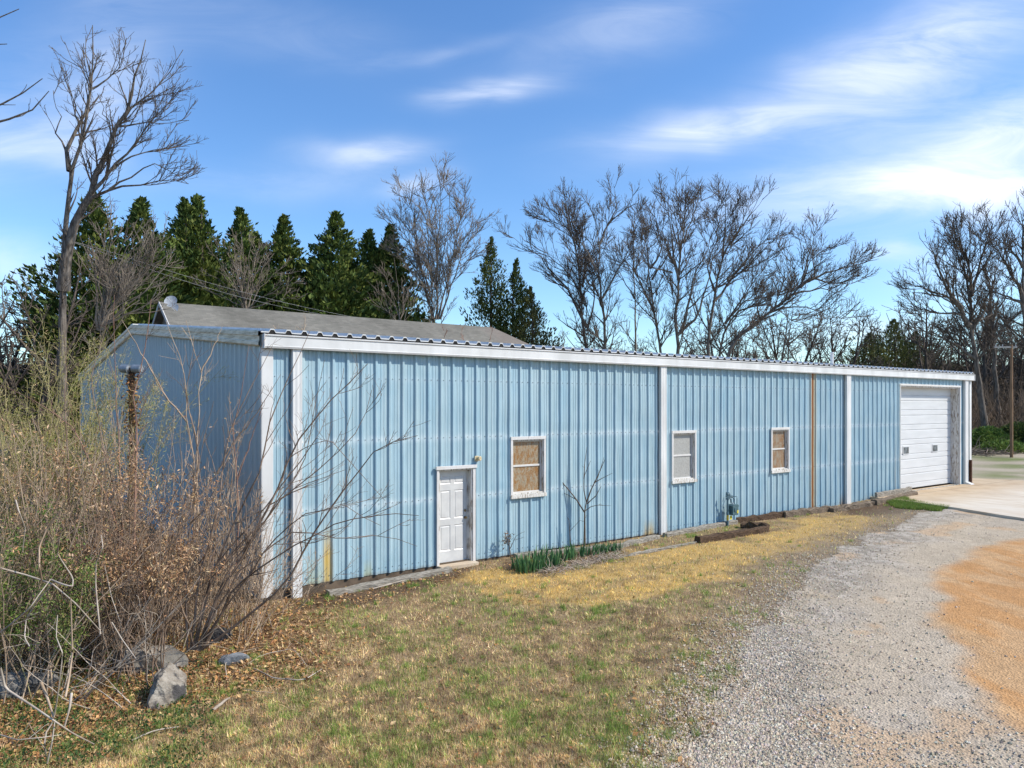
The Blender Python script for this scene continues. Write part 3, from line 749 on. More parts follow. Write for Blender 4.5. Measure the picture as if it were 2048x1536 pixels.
# concrete apron in front of the garage door
m, t, b = mat_new('apron_concrete', .85, .2)
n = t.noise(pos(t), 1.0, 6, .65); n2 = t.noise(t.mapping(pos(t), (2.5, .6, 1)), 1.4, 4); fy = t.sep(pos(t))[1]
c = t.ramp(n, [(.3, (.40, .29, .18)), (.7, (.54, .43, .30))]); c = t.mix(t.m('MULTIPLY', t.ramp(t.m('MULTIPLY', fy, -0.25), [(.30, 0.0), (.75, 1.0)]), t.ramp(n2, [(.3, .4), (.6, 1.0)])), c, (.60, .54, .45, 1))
t.l.new(c, b.inputs['Base Color']); bump(t, b, t.noise(pos(t), 60, 3), .2, .003)
AP = [(21.6, 0.25), (21.5, -1.5), (21.0, -3.2), (20.4, -4.6), (19.9, -6.2), (20.5, -8.0), (23, -9.0), (28, -8.2), (31, -6.5), (32.6, -4.0), (32.8, -1.0), (32.0, 1.2), (L + .1, 1.4), (L + .1, .25)]
zt = 0.165
mb = MB(); n_ = len(AP)
mb.poly([(x, y, zt) for x, y in AP]); 
for i in range(n_): (xa, ya), (xb, yb) = AP[i], AP[(i + 1) % n_]; mb.poly([(xa, ya, zt), (xb, yb, zt), (xb, yb, -.4), (xa, ya, -.4)])
import bmesh
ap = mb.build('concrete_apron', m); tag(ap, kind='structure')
mb = MB()
for (x0, y0, x1, y1) in ((21.5, -.62, 32.5, -.62), (26.2, -.65, 26.0, -8.4)):
    dx, dy = x1 - x0, y1 - y0; l = math.hypot(dx, dy); nx_, ny_ = -dy / l * .008, dx / l * .008
    mb = MB().poly([(x0 + nx_, y0 + ny_, zt + .003), (x1 + nx_, y1 + ny_, zt + .003), (x1 - nx_, y1 - ny_, zt + .003), (x0 - nx_, y0 - ny_, zt + .003)])
    mb.build('expansion_joint', M_black, ap)

# ------------------------------------------------------------------ scatter helpers
def rand_screen(rng, n, x0, x1, y0, y1, pw=1.0):
    px = rng.uniform(x0, x1, n); py = y0 + (y1 - y0) * rng.uniform(0, 1, n) ** pw
    return Gv(px, py)
def blades(name, x, y, h, wd, cols, rng, lean=.5, mat=None, z=None, two=False):
    n = len(x); z = H(x, y) if z is None else z
    a_ = rng.uniform(0, 2 * np.pi, n); th = rng.uniform(0, 2 * np.pi, n); le = rng.uniform(0, 1, n) * lean
    b0 = np.stack([x, y, z - .004], 1); side = np.stack([np.cos(a_), np.sin(a_), 0 * a_], 1) * wd[:, None] * .5
    tip = b0 + np.stack([np.cos(th) * le * h, np.sin(th) * le * h, h * np.sqrt(np.clip(1 - (le * .8) ** 2, .05, 1))], 1)
    V = np.stack([b0 - side, b0 + side, tip], 1).reshape(-1, 3)
    Fc = np.arange(n * 3).reshape(n, 3)
    return nmesh(name, V, [Fc], mat, cols=np.repeat(cols, 3, 0))
def leafmesh(name, p, d, nrm, ln, wd, cols, mat, parent=None, origin=None):
    """folded diamond leaves"""
    d = d / (np.linalg.norm(d, axis=1, keepdims=True) + 1e-9); s = np.cross(d, nrm); s /= (np.linalg.norm(s, axis=1, keepdims=True) + 1e-9)
    u_ = np.cross(s, d); m_ = p + d * (ln * .45)[:, None] 
    V = np.stack([p, m_ + s * (wd * .5)[:, None] + u_ * (wd * .18)[:, None], p + d * ln[:, None], m_ - s * (wd * .5)[:, None] + u_ * (wd * .18)[:, None]], 1).reshape(-1, 3)
    n = len(p); Fc = np.arange(n * 4).reshape(n, 4)
    return nmesh(name, V, [Fc], mat, parent, cols=np.repeat(cols, 4, 0), origin=origin)
def rdir(rng, n, zb=0.0):
    v_ = rng.normal(0, 1, (n, 3)); v_[:, 2] += zb; return v_ / np.linalg.norm(v_, axis=1, keepdims=True)
def pal(rng, n, cols, jit=.18):
    c = np.array(cols)[rng.integers(0, len(cols), n)]; return c * rng.uniform(1 - jit, 1 + jit, (n, 1)) * rng.uniform(.93, 1.07, (n, 3))
M_blade = vcol('grass_blades', .8, .15, trans=.25)
M_dead = vcol('dead_leaves', .85, .12, trans=.15)
M_leaf = vcol('green_leaves', .6, .25, trans=.25)
rng = np.random.default_rng(77)
# short lawn: dormant brown with green tufts
x, y, dep = rand_screen(rng, 430000, -250, 2250, 1000, 1640, .8)
z = zones(x, y); keep = (y < -.12) & (dep < 40) & (rng.uniform(0, 1, len(x)) < (1 - z['road']) * (1 - .45 * z['roadsoft']) * (1 - .6 * z['litter']) * (1 - .75 * z['mulch']) + .0) & (x < 21.4)
x, y, dep = x[keep], y[keep], dep[keep]; z = {k: v_[keep] for k, v_ in z.items()}; n = len(x)
g_ = rng.uniform(0, 1, n) < np.clip(z['green'] * .34 + .06, 0, .55)
ta = (rng.uniform(0, 1, n) < z['tan'])
cb = pal(rng, n, [(.50, .35, .17), (.64, .47, .24), (.28, .16, .08), (.80, .62, .35), (.46, .31, .18), (.58, .46, .19)])
cg = pal(rng, n, [(.22, .30, .06), (.33, .39, .10), (.12, .19, .04), (.44, .46, .15)])
ct = pal(rng, n, [(.68, .46, .14), (.76, .55, .20), (.56, .37, .10)])
col = np.where(g_[:, None], cg, cb); col = np.where((ta & ~(g_ & (rng.uniform(0, 1, n) < .45)))[:, None], ct, col)
cm = 1.14 * np.clip(.22 + 2.1 * (fbm(x, y, .13, 95, 3) - .12), .35, 1.7); col = col * cm[:, None]; h_ = rng.uniform(.03, .085, n) * (1 + .3 * g_) ; wd_ = np.maximum(.0075, dep * .00078) * rng.uniform(.5, 1.5, n)
tag(blades('lawn_grass', x, y, h_, wd_, col, rng, 1.24, M_blade), 'thin patchy lawn of brown dormant and green grass', 'grass', kind='stuff')
# taller green tufts
tx, ty, td = rand_screen(rng, 5200, -200, 2000, 1005, 1620, .8)
z = zones(tx, ty); keep = (rng.uniform(0, 1, 5200) < np.clip(z['green'] * .8 + .12, 0, 1) * (1 - z['road']) * (1 - z['tan'] * .85) * (1 - .5 * z['litter'])) & (ty < -.25) & (tx < 21.4) & (td < 36)
tx, ty, td = tx[keep], ty[keep], td[keep]
extra = [G(px, py) for px, py in [(560, 1455), (640, 1400), (225, 1480), (870, 1440), (545, 1370), (490, 1465), (800, 1480), (930, 1500), (940, 1495), (1100, 1430), (1280, 1430), (1070, 1505), (700, 1225), (1010, 1165), (390, 1500), (340, 1520), (680, 1160), (250, 1360), (940, 1395), (880, 1340), (610, 1285), (900, 1260), (1090, 1170), (220, 1470), (235, 1500), (210, 1490)]]
tx = np.concatenate([tx, [e[0] for e in extra]]); ty = np.concatenate([ty, [e[1] for e in extra]]); td = np.concatenate([td, np.full(len(extra), 8.)])
K = 42; R_ = rng.uniform(.02, .075, len(tx)); bx = np.repeat(tx, K) + rng.normal(0, 1, len(tx) * K) * np.repeat(R_, K); by = np.repeat(ty, K) + rng.normal(0, 1, len(tx) * K) * np.repeat(R_, K) * .8
n = len(bx); hh = rng.uniform(.05, .13, n) * np.repeat(rng.uniform(.45, 1.15, len(tx)), K)
col = pal(rng, n, [(.20, .34, .05), (.30, .44, .09), (.14, .26, .04), (.40, .50, .14)])
tag(blades('grass_tufts', bx, by, hh, np.maximum(.0042, np.repeat(td, K) * .00042), col, rng, .8, M_blade), 'brighter green tufts of spring grass in the brown lawn', 'grass', kind='stuff')
# dense lush strip beside the apron
def patch(name, poly, N, hr, cols, lab, rngs, wmin=.006):
    P_ = wpoly(poly); r_ = np.random.default_rng(rngs); x_ = r_.uniform(P_[:, 0].min() - .3, P_[:, 0].max() + .3, N); y_ = r_.uniform(P_[:, 1].min() - .3, P_[:, 1].max() + .3, N)
    k_ = sdpoly(x_, y_, P_) + (fbm(x_, y_, .4, 61) - .5) * .5 > 0; x_, y_ = x_[k_], y_[k_]; d_ = DX * (x_ - CX) + DY * (y_ - CY)
    tag(blades(name, x_, y_, r_.uniform(*hr, len(x_)), np.maximum(wmin, d_ * .0005), pal(r_, len(x_), cols), r_, .8, M_blade), lab, 'grass', kind='stuff')
patch('lush_grass', [(1765, 1004), (1805, 997), (1835, 1006), (1895, 1016), (1880, 1023), (1800, 1016)], 30000, (.05, .15), [(.14, .24, .04), (.22, .32, .07), (.10, .17, .035), (.30, .33, .10)], 'lush green grass strip beside the concrete apron', 5)
# fallen leaves
x, y, dep = rand_screen(rng, 85000, -350, 1500, 1110, 1680, .75)
z = zones(x, y); keep = (rng.uniform(0, 1, len(x)) < z['litter'] * .95 + z['mulch'] * .9 * (x < 14) + .035) & (y < -.08) & (z['road'] < .3)
x, y, dep = x[keep], y[keep], dep[keep]; n = len(x)
d_ = rdir(rng, n); d_[:, 2] *= .35; nr = rdir(rng, n, 2.2)
ln = rng.uniform(.03, .085, n); col = pal(rng, n, [(.46, .25, .10), (.33, .17, .07), (.56, .34, .15), (.22, .11, .05), (.60, .42, .22), (.36, .24, .14)], .25)
tag(leafmesh('fallen_leaves', np.stack([x, y, H(x, y) + rng.uniform(.004, .03, n)], 1), d_, nr, ln, ln * rng.uniform(.4, .75, n), col, M_dead), 'brown fallen leaves littering the ground by the thicket', 'leaves', kind='stuff')
# loose stones of the drive
x, y, dep = rand_screen(rng, 190000, 1150, 2300, 1000, 1640, .75)
rdv = roadm(x, y) + (fbm(x, y, 2.0, 53) - .5) * .8
edge = 1.0 * np.exp(-((rdv - .15) / .75) ** 2) + .28 * np.exp(-((rdv - 3.6) / .4) ** 2) + .05 * sst(.45, .6, fbm(x, y, .8, 71)) + .05
edge *= sst(-1.5, .2, rdv + (fbm(x, y, .5, 72) - .5) * 1.2)
z = zones(x, y); keep = (rng.uniform(0, 1, len(x)) < edge * (1 - .97 * z['orange'])) & ~((x > 20.6) & (y > -8)) & (y < -.5)
x, y, dep = x[keep], y[keep], dep[keep]; n = len(x)
sz = np.maximum(rng.uniform(.005, .017, n), dep * .00045) * rng.uniform(.7, 1.5, n) ** 1.5
oc = np.array([(1, 0, 0), (0, 1, 0), (-1, 0, 0), (0, -1, 0), (0, 0, 1), (0, 0, -.6)], float)
V = oc[None] * rng.uniform(.6, 1.3, (n, 6, 1)) * sz[:, None, None]; an = rng.uniform(0, 6.28, n); ca, sa = np.cos(an)[:, None], np.sin(an)[:, None]
V = np.stack([V[..., 0] * ca - V[..., 1] * sa, V[..., 0] * sa + V[..., 1] * ca, V[..., 2] * .7], -1) + np.stack([x, y, H(x, y) + .006 + sz * .25], 1)[:, None]
fo = np.array([(0, 1, 4), (1, 2, 4), (2, 3, 4), (3, 0, 4), (1, 0, 5), (2, 1, 5), (3, 2, 5), (0, 3, 5)])
Fc = (np.arange(n) * 6)[:, None, None] + fo[None]
col = pal(rng, n, [(.43, .36, .27), (.51, .44, .34), (.36, .30, .22), (.60, .53, .42), (.48, .38, .26)], .18)
tag(nmesh('loose_gravel', V.reshape(-1, 3), [Fc.reshape(-1, 3)], vcol('gravel_stone', .85, .2), cols=np.repeat(col, 6, 0)), 'loose grey gravel stones along the edge of the drive', 'gravel', kind='stuff')

# ------------------------------------------------------------------ woody growth helpers
class Tubes:
    def __init__(s): s.items = []
    def add(s, pts, rad, sides=4): s.items.append((np.asarray(pts, float), np.asarray(rad, float), sides))
    def build(s, name, mat, parent=None, origin=(0, 0, 0), cols=None):
        Vs = []; Fs = []; off = 0
        groups = {}
        for it in s.items: groups.setdefault((len(it[0]), it[2]), []).append(it)
        for (k, ns), its in groups.items():
            Pn = np.stack([i[0] for i in its]); Rn = np.stack([i[1] for i in its]); m_ = len(its)
            T = np.gradient(Pn, axis=1); T /= (np.linalg.norm(T, axis=2, keepdims=True) + 1e-9)
            ref = np.where(np.abs(T[:, :1, 2:3]) > .8, np.array([1., 0, 0]), np.array([0, 0, 1.])); ref = np.broadcast_to(ref, T.shape)
            A = np.cross(T, ref); A /= (np.linalg.norm(A, axis=2, keepdims=True) + 1e-9); B = np.cross(T, A)
            ang = np.arange(ns) * 2 * np.pi / ns
            ring = Pn[:, :, None] + (A[:, :, None] * np.cos(ang)[None, None, :, None] + B[:, :, None] * np.sin(ang)[None, None, :, None]) * Rn[:, :, None, None]
            Vs.append(ring.reshape(-1, 3))
            i0 = off + (np.arange(m_) * k * ns)[:, None, None] + (np.arange(k - 1) * ns)[None, :, None] + np.arange(ns)[None, None, :]
            j0 = off + (np.arange(m_) * k * ns)[:, None, None] + (np.arange(k - 1) * ns)[None, :, None] + ((np.arange(ns) + 1) % ns)[None, None, :]
            Fs.append(np.stack([i0, j0, j0 + ns, i0 + ns], -1).reshape(-1, 4)); off += m_ * k * ns
        V = np.concatenate(Vs) - np.asarray(origin, float)
        return nmesh(name, V, [np.concatenate(Fs)], mat, parent, smooth=True)
UP = np.array([0, 0, 1.])
def norm(v_): return v_ / (np.linalg.norm(v_) + 1e-9)
def curve(rng, p0, d, ln, n=5, up=.25, wob=.12):
    pts = [p0]; d = norm(d); st = ln / n
    for i in range(n):
        d = norm(d + UP * up / n + rng.normal(0, wob, 3)); pts.append(pts[-1] + d * st)
    return np.array(pts)
def resample(pts, n):
    pts = np.asarray(pts, float); s = np.concatenate([[0], np.cumsum(np.linalg.norm(np.diff(pts, axis=0), axis=1))]); q = np.linspace(0, s[-1], n)
    return np.stack([np.interp(q, s, pts[:, i]) for i in range(3)], 1)
def spawn(T, rng, pts, rad, lvl, spec, tips=None, t0=.15):
    """spec: list of dict(n per metre, len, ang, up, wob, seg, rmin)"""
    if lvl >= len(spec): return
    sp = spec[lvl]; seg = np.linalg.norm(np.diff(pts, axis=0), axis=1); Ls = np.concatenate([[0], np.cumsum(seg)]); L_ = Ls[-1]
    cnt = rng.poisson(sp['n'] * L_) if sp['n'] * L_ < 60 else int(sp['n'] * L_)
    for _ in range(cnt):
        t_ = rng.uniform(t0, .97); q = t_ * L_; i = min(np.searchsorted(Ls, q) - 1, len(seg) - 1); i = max(i, 0); f = (q - Ls[i]) / seg[i]
        p = pts[i] + (pts[i + 1] - pts[i]) * f; r = rad[i] + (rad[i + 1] - rad[i]) * f; tg = norm(pts[i + 1] - pts[i])
        pr = norm(np.cross(tg, rng.normal(0, 1, 3))); a_ = math.radians(rng.uniform(*sp['ang']))
        d = tg * math.cos(a_) + pr * math.sin(a_)
        if d[2] < -.1: d[2] *= -.4
        ln = sp['len'] * rng.uniform(.45, 1.25) * (1.15 - .76 * t_)
        if 'maxf' in sp: ln = min(ln, L_ * sp['maxf'])
        c = curve(rng, p, d, ln, sp.get('seg', 4), sp['up'], sp['wob'])
        r0 = max(min(r * .62, sp.get('rmax', 1)), sp['rmin'] * 1.3); rr = np.linspace(r0, sp['rmin'], len(c))
        T.add(c, rr, sp.get('sides', 3)); 
        if tips is not None: tips.append((c, lvl))
        spawn(T, rng, c, rr, lvl + 1, spec, tips, .2)
def bark(name, c1, c2, s=6, bmp=.6): return noisy(name, c1, c2, s, .9, .1, stretch=(3, 3, .6), bmp=bmp, lo=.35, hi=.62, dist=.03)
M_bark = bark('grey_bark', (.07, .058, .048), (.21, .18, .15), 3)
M_bark2 = bark('brown_grey_bark', (.055, .043, .035), (.13, .105, .085), 3)
M_twig = noisy('grey_brown_twigs', (.075, .06, .048), (.165, .135, .11), 1.5, .9, .1)
M_twig_pale = noisy('pale_grey_twigs', (.14, .115, .09), (.26, .215, .17), 1.2, .9, .1)
SPEC = [dict(n=1.6, len=3.6, ang=(25, 55), up=.55, wob=.10, seg=5, rmin=.020, rmax=.07, maxf=.55, sides=4),
        dict(n=2.9, len=1.7, ang=(22, 50), up=.45, wob=.13, seg=4, rmin=.013, rmax=.03),
        dict(n=4.0, len=.8, ang=(20, 50), up=.35, wob=.15, seg=3, rmin=.010, rmax=.015)]
def bare_tree(name, base_px, D, limbs, label, seed, spec=SPEC, mat=M_bark, twig=M_twig, group='leafless trees behind the buildings', r0=.28, dz=.22, trunk_from=None, sc=1.0, rs=.72):
    """limbs: pixel polylines (photo px); first starts at the trunk's lowest visible point"""
    rng = np.random.default_rng(seed); T = Tubes(); B = Tubes()
    b = P(*base_px, D); gz = float(H(b[0], b[1])) - .1
    root = empty(name, (b[0], b[1], gz), label, 'tree', group)
    og = (b[0], b[1], gz)
    allp = []
    for li, lm in enumerate(limbs):
        w_ = lm[0]; pl = lm[1]; sgn = rng.uniform(-1, 1); k = len(pl)
        w3 = []
        tot = sum(math.hypot(pl[i + 1][0] - pl[i][0], pl[i + 1][1] - pl[i][1]) for i in range(k - 1)) * D / F
        start_dz = 0.0
        if li > 0:   # start at depth of nearest previous limb point
            p0 = pl[0]; best = min(allp, key=lambda a_: (a_[0] - p0[0]) ** 2 + (a_[1] - p0[1]) ** 2); start_dz = best[2]
        run_ = 0
        for i, (qx, qy) in enumerate(pl):
            if i: run_ += math.hypot(qx - pl[i - 1][0], qy - pl[i - 1][1]) * D / F
            dd = start_dz + sgn * dz * run_ * (0.3 if li == 0 else 1.0); w3.append(P(qx, qy, D + dd)); allp.append((qx, qy, dd))
        # densify record of attach points
        w3 = np.array(w3)
        if li > 0:
            ds_ = allp[-k:]; allp += [tuple(ds_[i][c_] + (ds_[i + 1][c_] - ds_[i][c_]) * f for c_ in range(3)) for i in range(k - 1) for f in (.25, .5, .75)]
        if li == 0:
            w3 = np.vstack([[b[0] + (w3[0][0] - b[0]) * .3, b[1] + (w3[0][1] - b[1]) * .3, gz], w3])
            for i in range(len(pl) - 1):
                for f in (.25, .5, .75): allp.append((pl[i][0] + (pl[i + 1][0] - pl[i][0]) * f, pl[i][1] + (pl[i + 1][1] - pl[i][1]) * f, (allp[i][2] + allp[i + 1][2]) / 2))
        n = max(8, int(tot / .8)); pts = resample(w3, n)
        j = rng.normal(0, .05 * sc, pts.shape); j[0] = 0; pts += j
        rad = w_ * rs * (1 - .95 * np.linspace(0, 1, n) ** .62) * np.where(np.arange(n) < 1, 1.25 if li == 0 else 1, 1); rad = np.maximum(rad, .014 * sc)
        T.add(pts, rad, 8)
        spawn(B, rng, pts, rad, 0, spec, None, .35 if li == 0 else .12)
    T.build('trunk', mat, root, og)
    if B.items: B.build('crown', twig, root, og)
    return root
def c1(*p): return [(a / 2.926, b_ / 2.926) for a, b_ in p]
def c8(*p): return [(1000 + a / 2.731, 340 + b_ / 2.731) for a, b_ in p]
def c2(*p): return [(250 + a / 2.381, 370 + b_ / 2.381) for a, b_ in p]
def cR(*p): return [(1800 + a / 3.339, 400 + b_ / 3.339) for a, b_ in p]
SPN = [dict(n=1.6, len=2.4, ang=(20, 45), up=.5, wob=.09, seg=5, rmin=.013, rmax=.05, maxf=.5, sides=4),
       dict(n=3.0, len=1.15, ang=(20, 50), up=.4, wob=.12, seg=4, rmin=.009, rmax=.02),
       dict(n=3.4, len=.5, ang=(20, 55), up=.3, wob=.15, seg=3, rmin=.0065, rmax=.010)]
bare_tree('bare_tree', (122, 640), 36, [
    (.52, c1((360, 1800), (375, 1536), (395, 1350), (405, 1150), (405, 1000), (440, 960), (460, 870), (490, 740), (525, 600), (540, 520), (560, 380), (548, 150))),
    (.50, c1((372, 1700), (400, 1450), (440, 1280), (530, 1130), (600, 950), (650, 800), (720, 700), (790, 450), (850, 230))),
    (.20, c1((405, 1000), (385, 880), (405, 830), (470, 720), (520, 620), (530, 500), (505, 350), (510, 200))),
    (.09, c1((385, 880), (330, 800), (325, 760), (355, 680), (320, 600), (300, 530))),
    (.16, c1((530, 1130), (650, 1000), (750, 880), (870, 720), (950, 640), (1020, 560))),
    (.17, c1((480, 1230), (560, 1150), (680, 1090), (850, 1060), (1000, 1060), (1100, 1075))),
    (.10, c1((640, 1110), (780, 1020), (900, 960), (1000, 990), (1100, 1070))),
    (.10, c1((650, 1000), (800, 900), (950, 880), (1110, 820))),
    (.11, c1((720, 700), (830, 600), (960, 470), (1040, 350), (1070, 290))),
    (.09, c1((690, 740), (850, 720), (1000, 715), (1110, 705))),
    (.09, c1((540, 520), (620, 460), (700, 400), (740, 250))),
    (.08, c1((470, 720), (420, 560), (380, 430), (360, 360))),
    (.08, c1((525, 540), (480, 400), (400, 290), (375, 250))),
    (.07, c1((620, 920), (545, 950), (500, 860), (470, 780))),
    (.08, c1((650, 800), (640, 720), (600, 640), (575, 560)))],
    'tall leafless tree with twin grey trunks rising above the thicket at far left', 11, SPN, rs=.64)
bare_tree('bare_tree', (1172, 700), 62, [
    (.34, c8((480, 1040), (470, 960), (450, 830), (440, 700), (430, 550), (400, 350), (370, 250), (375, 110))),
    (.2, c8((475, 860), (370, 650), (220, 480), (100, 390), (20, 350))), (.13, c8((460, 700), (350, 540), (250, 450), (130, 400))),
    (.12, c8((440, 560), (390, 330), (250, 270), (190, 260))), (.12, c8((450, 640), (470, 480), (450, 350), (330, 180))), (.15, c8((475, 880), (520, 700), (500, 560), (450, 440)))],
    'leafless tree with a long limb leaning left beside the last conifer', 12)
bare_tree('bare_tree', (1212, 700), 60, [
    (.34, c8((585, 1040), (575, 960), (560, 750), (540, 560), (545, 400), (510, 240), (450, 130))), (.16, c8((540, 560), (440, 400), (360, 330), (300, 200))),
    (.16, c8((545, 400), (600, 280), (700, 210), (720, 200))), (.12, c8((590, 300), (640, 200), (620, 90))), (.13, c8((560, 700), (640, 560), (720, 420))), (.12, c8((520, 640), (430, 560), (400, 480)))],
    'round topped leafless tree standing second from the last conifer', 13)
bare_tree('bare_tree', (1275, 700), 66, [(.24, c8((755, 1040), (745, 970), (735, 700), (730, 400), (740, 150))), (.1, c8((735, 700), (650, 560), (610, 420))), (.1, c8((735, 560), (790, 440), (800, 300)))],
    'slim straight pale trunked leafless tree in the middle of the row', 14, mat=bark('pale_tan_bark', (.15, .12, .09), (.28, .23, .17), 3))
bare_tree('bare_tree', (1322, 700), 61, [
    (.3, c8((885, 1040), (870, 950), (830, 700), (810, 450), (790, 300), (770, 200))), (.16, c8((840, 760), (740, 560), (670, 480), (640, 430))), (.14, c8((830, 600), (900, 500), (930, 440), (850, 380), (800, 370))), (.13, c8((820, 540), (900, 420), (860, 300), (815, 170)))],
    'dark leafless tree between the slim pale trunk and the tallest tree', 15)
bare_tree('bare_tree', (1354, 700), 58, [
    (.36, c8((965, 1040), (968, 950), (960, 800), (970, 650), (990, 450), (1010, 250), (1020, 30))), (.2, c8((970, 900), (1080, 800), (1130, 620), (1160, 480), (1240, 350))),
    (.18, c8((975, 600), (940, 400), (900, 150))), (.2, c8((990, 880), (1040, 700), (1060, 560), (1110, 480), (1180, 300))), (.12, c8((1000, 400), (1050, 250), (1120, 130))), (.12, c8((985, 480), (960, 250), (930, 90))), (.12, c8((940, 560), (850, 540), (780, 480)))],
    'tallest of the leafless trees at the middle, its leader highest in the row', 16)
bare_tree('bare_tree', (1420, 700), 60, [
    (.36, c8((1135, 1040), (1140, 960), (1150, 800), (1180, 650), (1220, 450), (1320, 300), (1380, 120))), (.16, c8((1215, 470), (1230, 250), (1240, 100))), (.18, c8((1165, 720), (1300, 540), (1430, 400), (1540, 330))),
    (.14, c8((1175, 660), (1130, 520), (1200, 330), (1180, 190))), (.14, c8((1260, 400), (1360, 260), (1440, 150))), (.13, c8((1190, 640), (1300, 600), (1430, 560))), (.12, c8((1240, 600), (1380, 450), (1480, 360)))],
    'leafless tree with a dense fan of fine twigs right of the tallest one', 17)
bare_tree('bare_tree', (1450, 700), 57, [
    (.40, c8((1225, 1080), (1245, 1000), (1290, 920), (1420, 820), (1560, 710), (1640, 640), (1700, 480), (1840, 400))), (.2, c8((1640, 640), (1700, 590), (1800, 560), (1990, 500))),
    (.14, c8((1600, 680), (1760, 640), (1930, 720))), (.14, c8((1650, 620), (1690, 450), (1730, 310))), (.12, c8((1560, 710), (1590, 600), (1585, 440))), (.13, c8((1700, 590), (1820, 620), (1990, 620))), (.12, c8((1490, 770), (1650, 740), (1780, 800), (1900, 810)))],
    'crooked leafless tree whose thick trunk leans far to the right', 18)
bare_tree('bare_tree', (1437, 700), 64, [
    (.26, c8((1195, 1040), (1200, 990), (1225, 870), (1280, 780), (1450, 720), (1600, 820), (1830, 890))), (.16, c8((1230, 840), (1350, 660), (1440, 540), (1510, 430))), (.12, c8((1260, 800), (1330, 720), (1480, 690), (1600, 660)))],
    'leafless tree with low drooping limbs behind the leaning trunk', 19)
IV = [dict(n=2.4, len=2.0, ang=(30, 80), up=.2, wob=.2, seg=4, rmin=.02, rmax=.05, maxf=.6), dict(n=3, len=1.0, ang=(30, 80), up=.0, wob=.25, seg=4, rmin=.014), dict(n=3, len=.55, ang=(30, 80), up=-.1, wob=.25, seg=3, rmin=.011)]
bare_tree('bare_tree', (1573, 710), 55, [(.22, c8((1575, 1060), (1565, 950), (1590, 840), (1600, 740), (1580, 640))), (.1, c8((1570, 960), (1640, 900), (1740, 880))), (.1, c8((1570, 930), (1520, 860), (1470, 830))), (.08, c8((1595, 820), (1680, 780), (1760, 830)))],
    'small tangled leafless tree below the leaning trunk near the roof edge', 20, IV)
bare_tree('bare_tree', (1385, 715), 52, [(.16, c8((1390, 1060), (1380, 960), (1375, 860), (1360, 790))), (.08, c8((1380, 940), (1430, 870), (1420, 800)))],
    'low vine tangled leafless tree poking above the roof edge', 21, IV)
bare_tree('bare_tree', (868, 640), 60, [
    (.20, c2((1478, 760), (1470, 640), (1450, 300), (1430, 50), (1410, -60))), (.16, c2((1480, 640), (1490, 300), (1505, 0), (1512, -60))), (.14, c2((1465, 640), (1400, 350), (1370, 100), (1300, -20))),
    (.14, c2((1490, 640), (1560, 350), (1600, 150), (1640, 20))), (.13, c2((1500, 640), (1620, 300), (1700, 110))), (.12, c2((1450, 500), (1350, 250), (1210, 130))), (.10, c2((1480, 500), (1540, 200), (1545, 60))), (.1, c2((1465, 560), (1380, 420), (1340, 200)))],
    'many stemmed upright leafless tree directly behind the shingle roof', 22, mat=M_bark, twig=M_twig_pale)
UPW = [dict(n=1.6, len=2.0, ang=(15, 45), up=.4, wob=.10, seg=4, rmin=.014, rmax=.035, maxf=.6), dict(n=2.6, len=.9, ang=(20, 45), up=.3, wob=.13, seg=3, rmin=.011), dict(n=2.6, len=.45, ang=(20, 45), up=.2, wob=.13, seg=3, rmin=.009)]
def fan(cx, cy, tips, w_=.08):
    out = []
    for i, (tx_, ty_) in enumerate(tips): out.append((w_, [(cx + (i % 3 - 1) * 3, cy + 60 if i == 0 else cy), (cx + (tx_ - cx) * .30, cy + (ty_ - cy) * .45), (cx + (tx_ - cx) * .62, cy + (ty_ - cy) * .75), (tx_, ty_)]))
    return out
bare_tree('bare_tree', (492, 625), 49, fan(492, 622, [(485, 475), (455, 490), (430, 510), (520, 485), (548, 505), (575, 530), (600, 560), (405, 540), (395, 575), (615, 590), (470, 480), (535, 495), (505, 470), (440, 530)]),
    'low spreading grey leafless tree in front of the conifers above the long roof', 23, UPW, twig=M_twig_pale, mat=M_twig_pale)
bare_tree('bare_tree', (770, 640), 56, fan(800, 655, [(735, 560), (720, 585), (760, 540), (790, 520), (830, 545), (850, 570)]), 'small grey leafless tree in front of the rightmost conifers of the row', 24, UPW, twig=M_twig_pale, mat=M_twig_pale)
bare_tree('bare_tree', (230, 640), 32, fan(200, 660, [(235, 430), (290, 440), (330, 470), (350, 500), (250, 480), (300, 520), (180, 470), (340, 560), (210, 450), (320, 600), (270, 560)], .10),
    'tangled pale leafless tree in front of the left conifers beside the tall tree', 25, SPN, twig=M_twig_pale, mat=M_twig_pale)
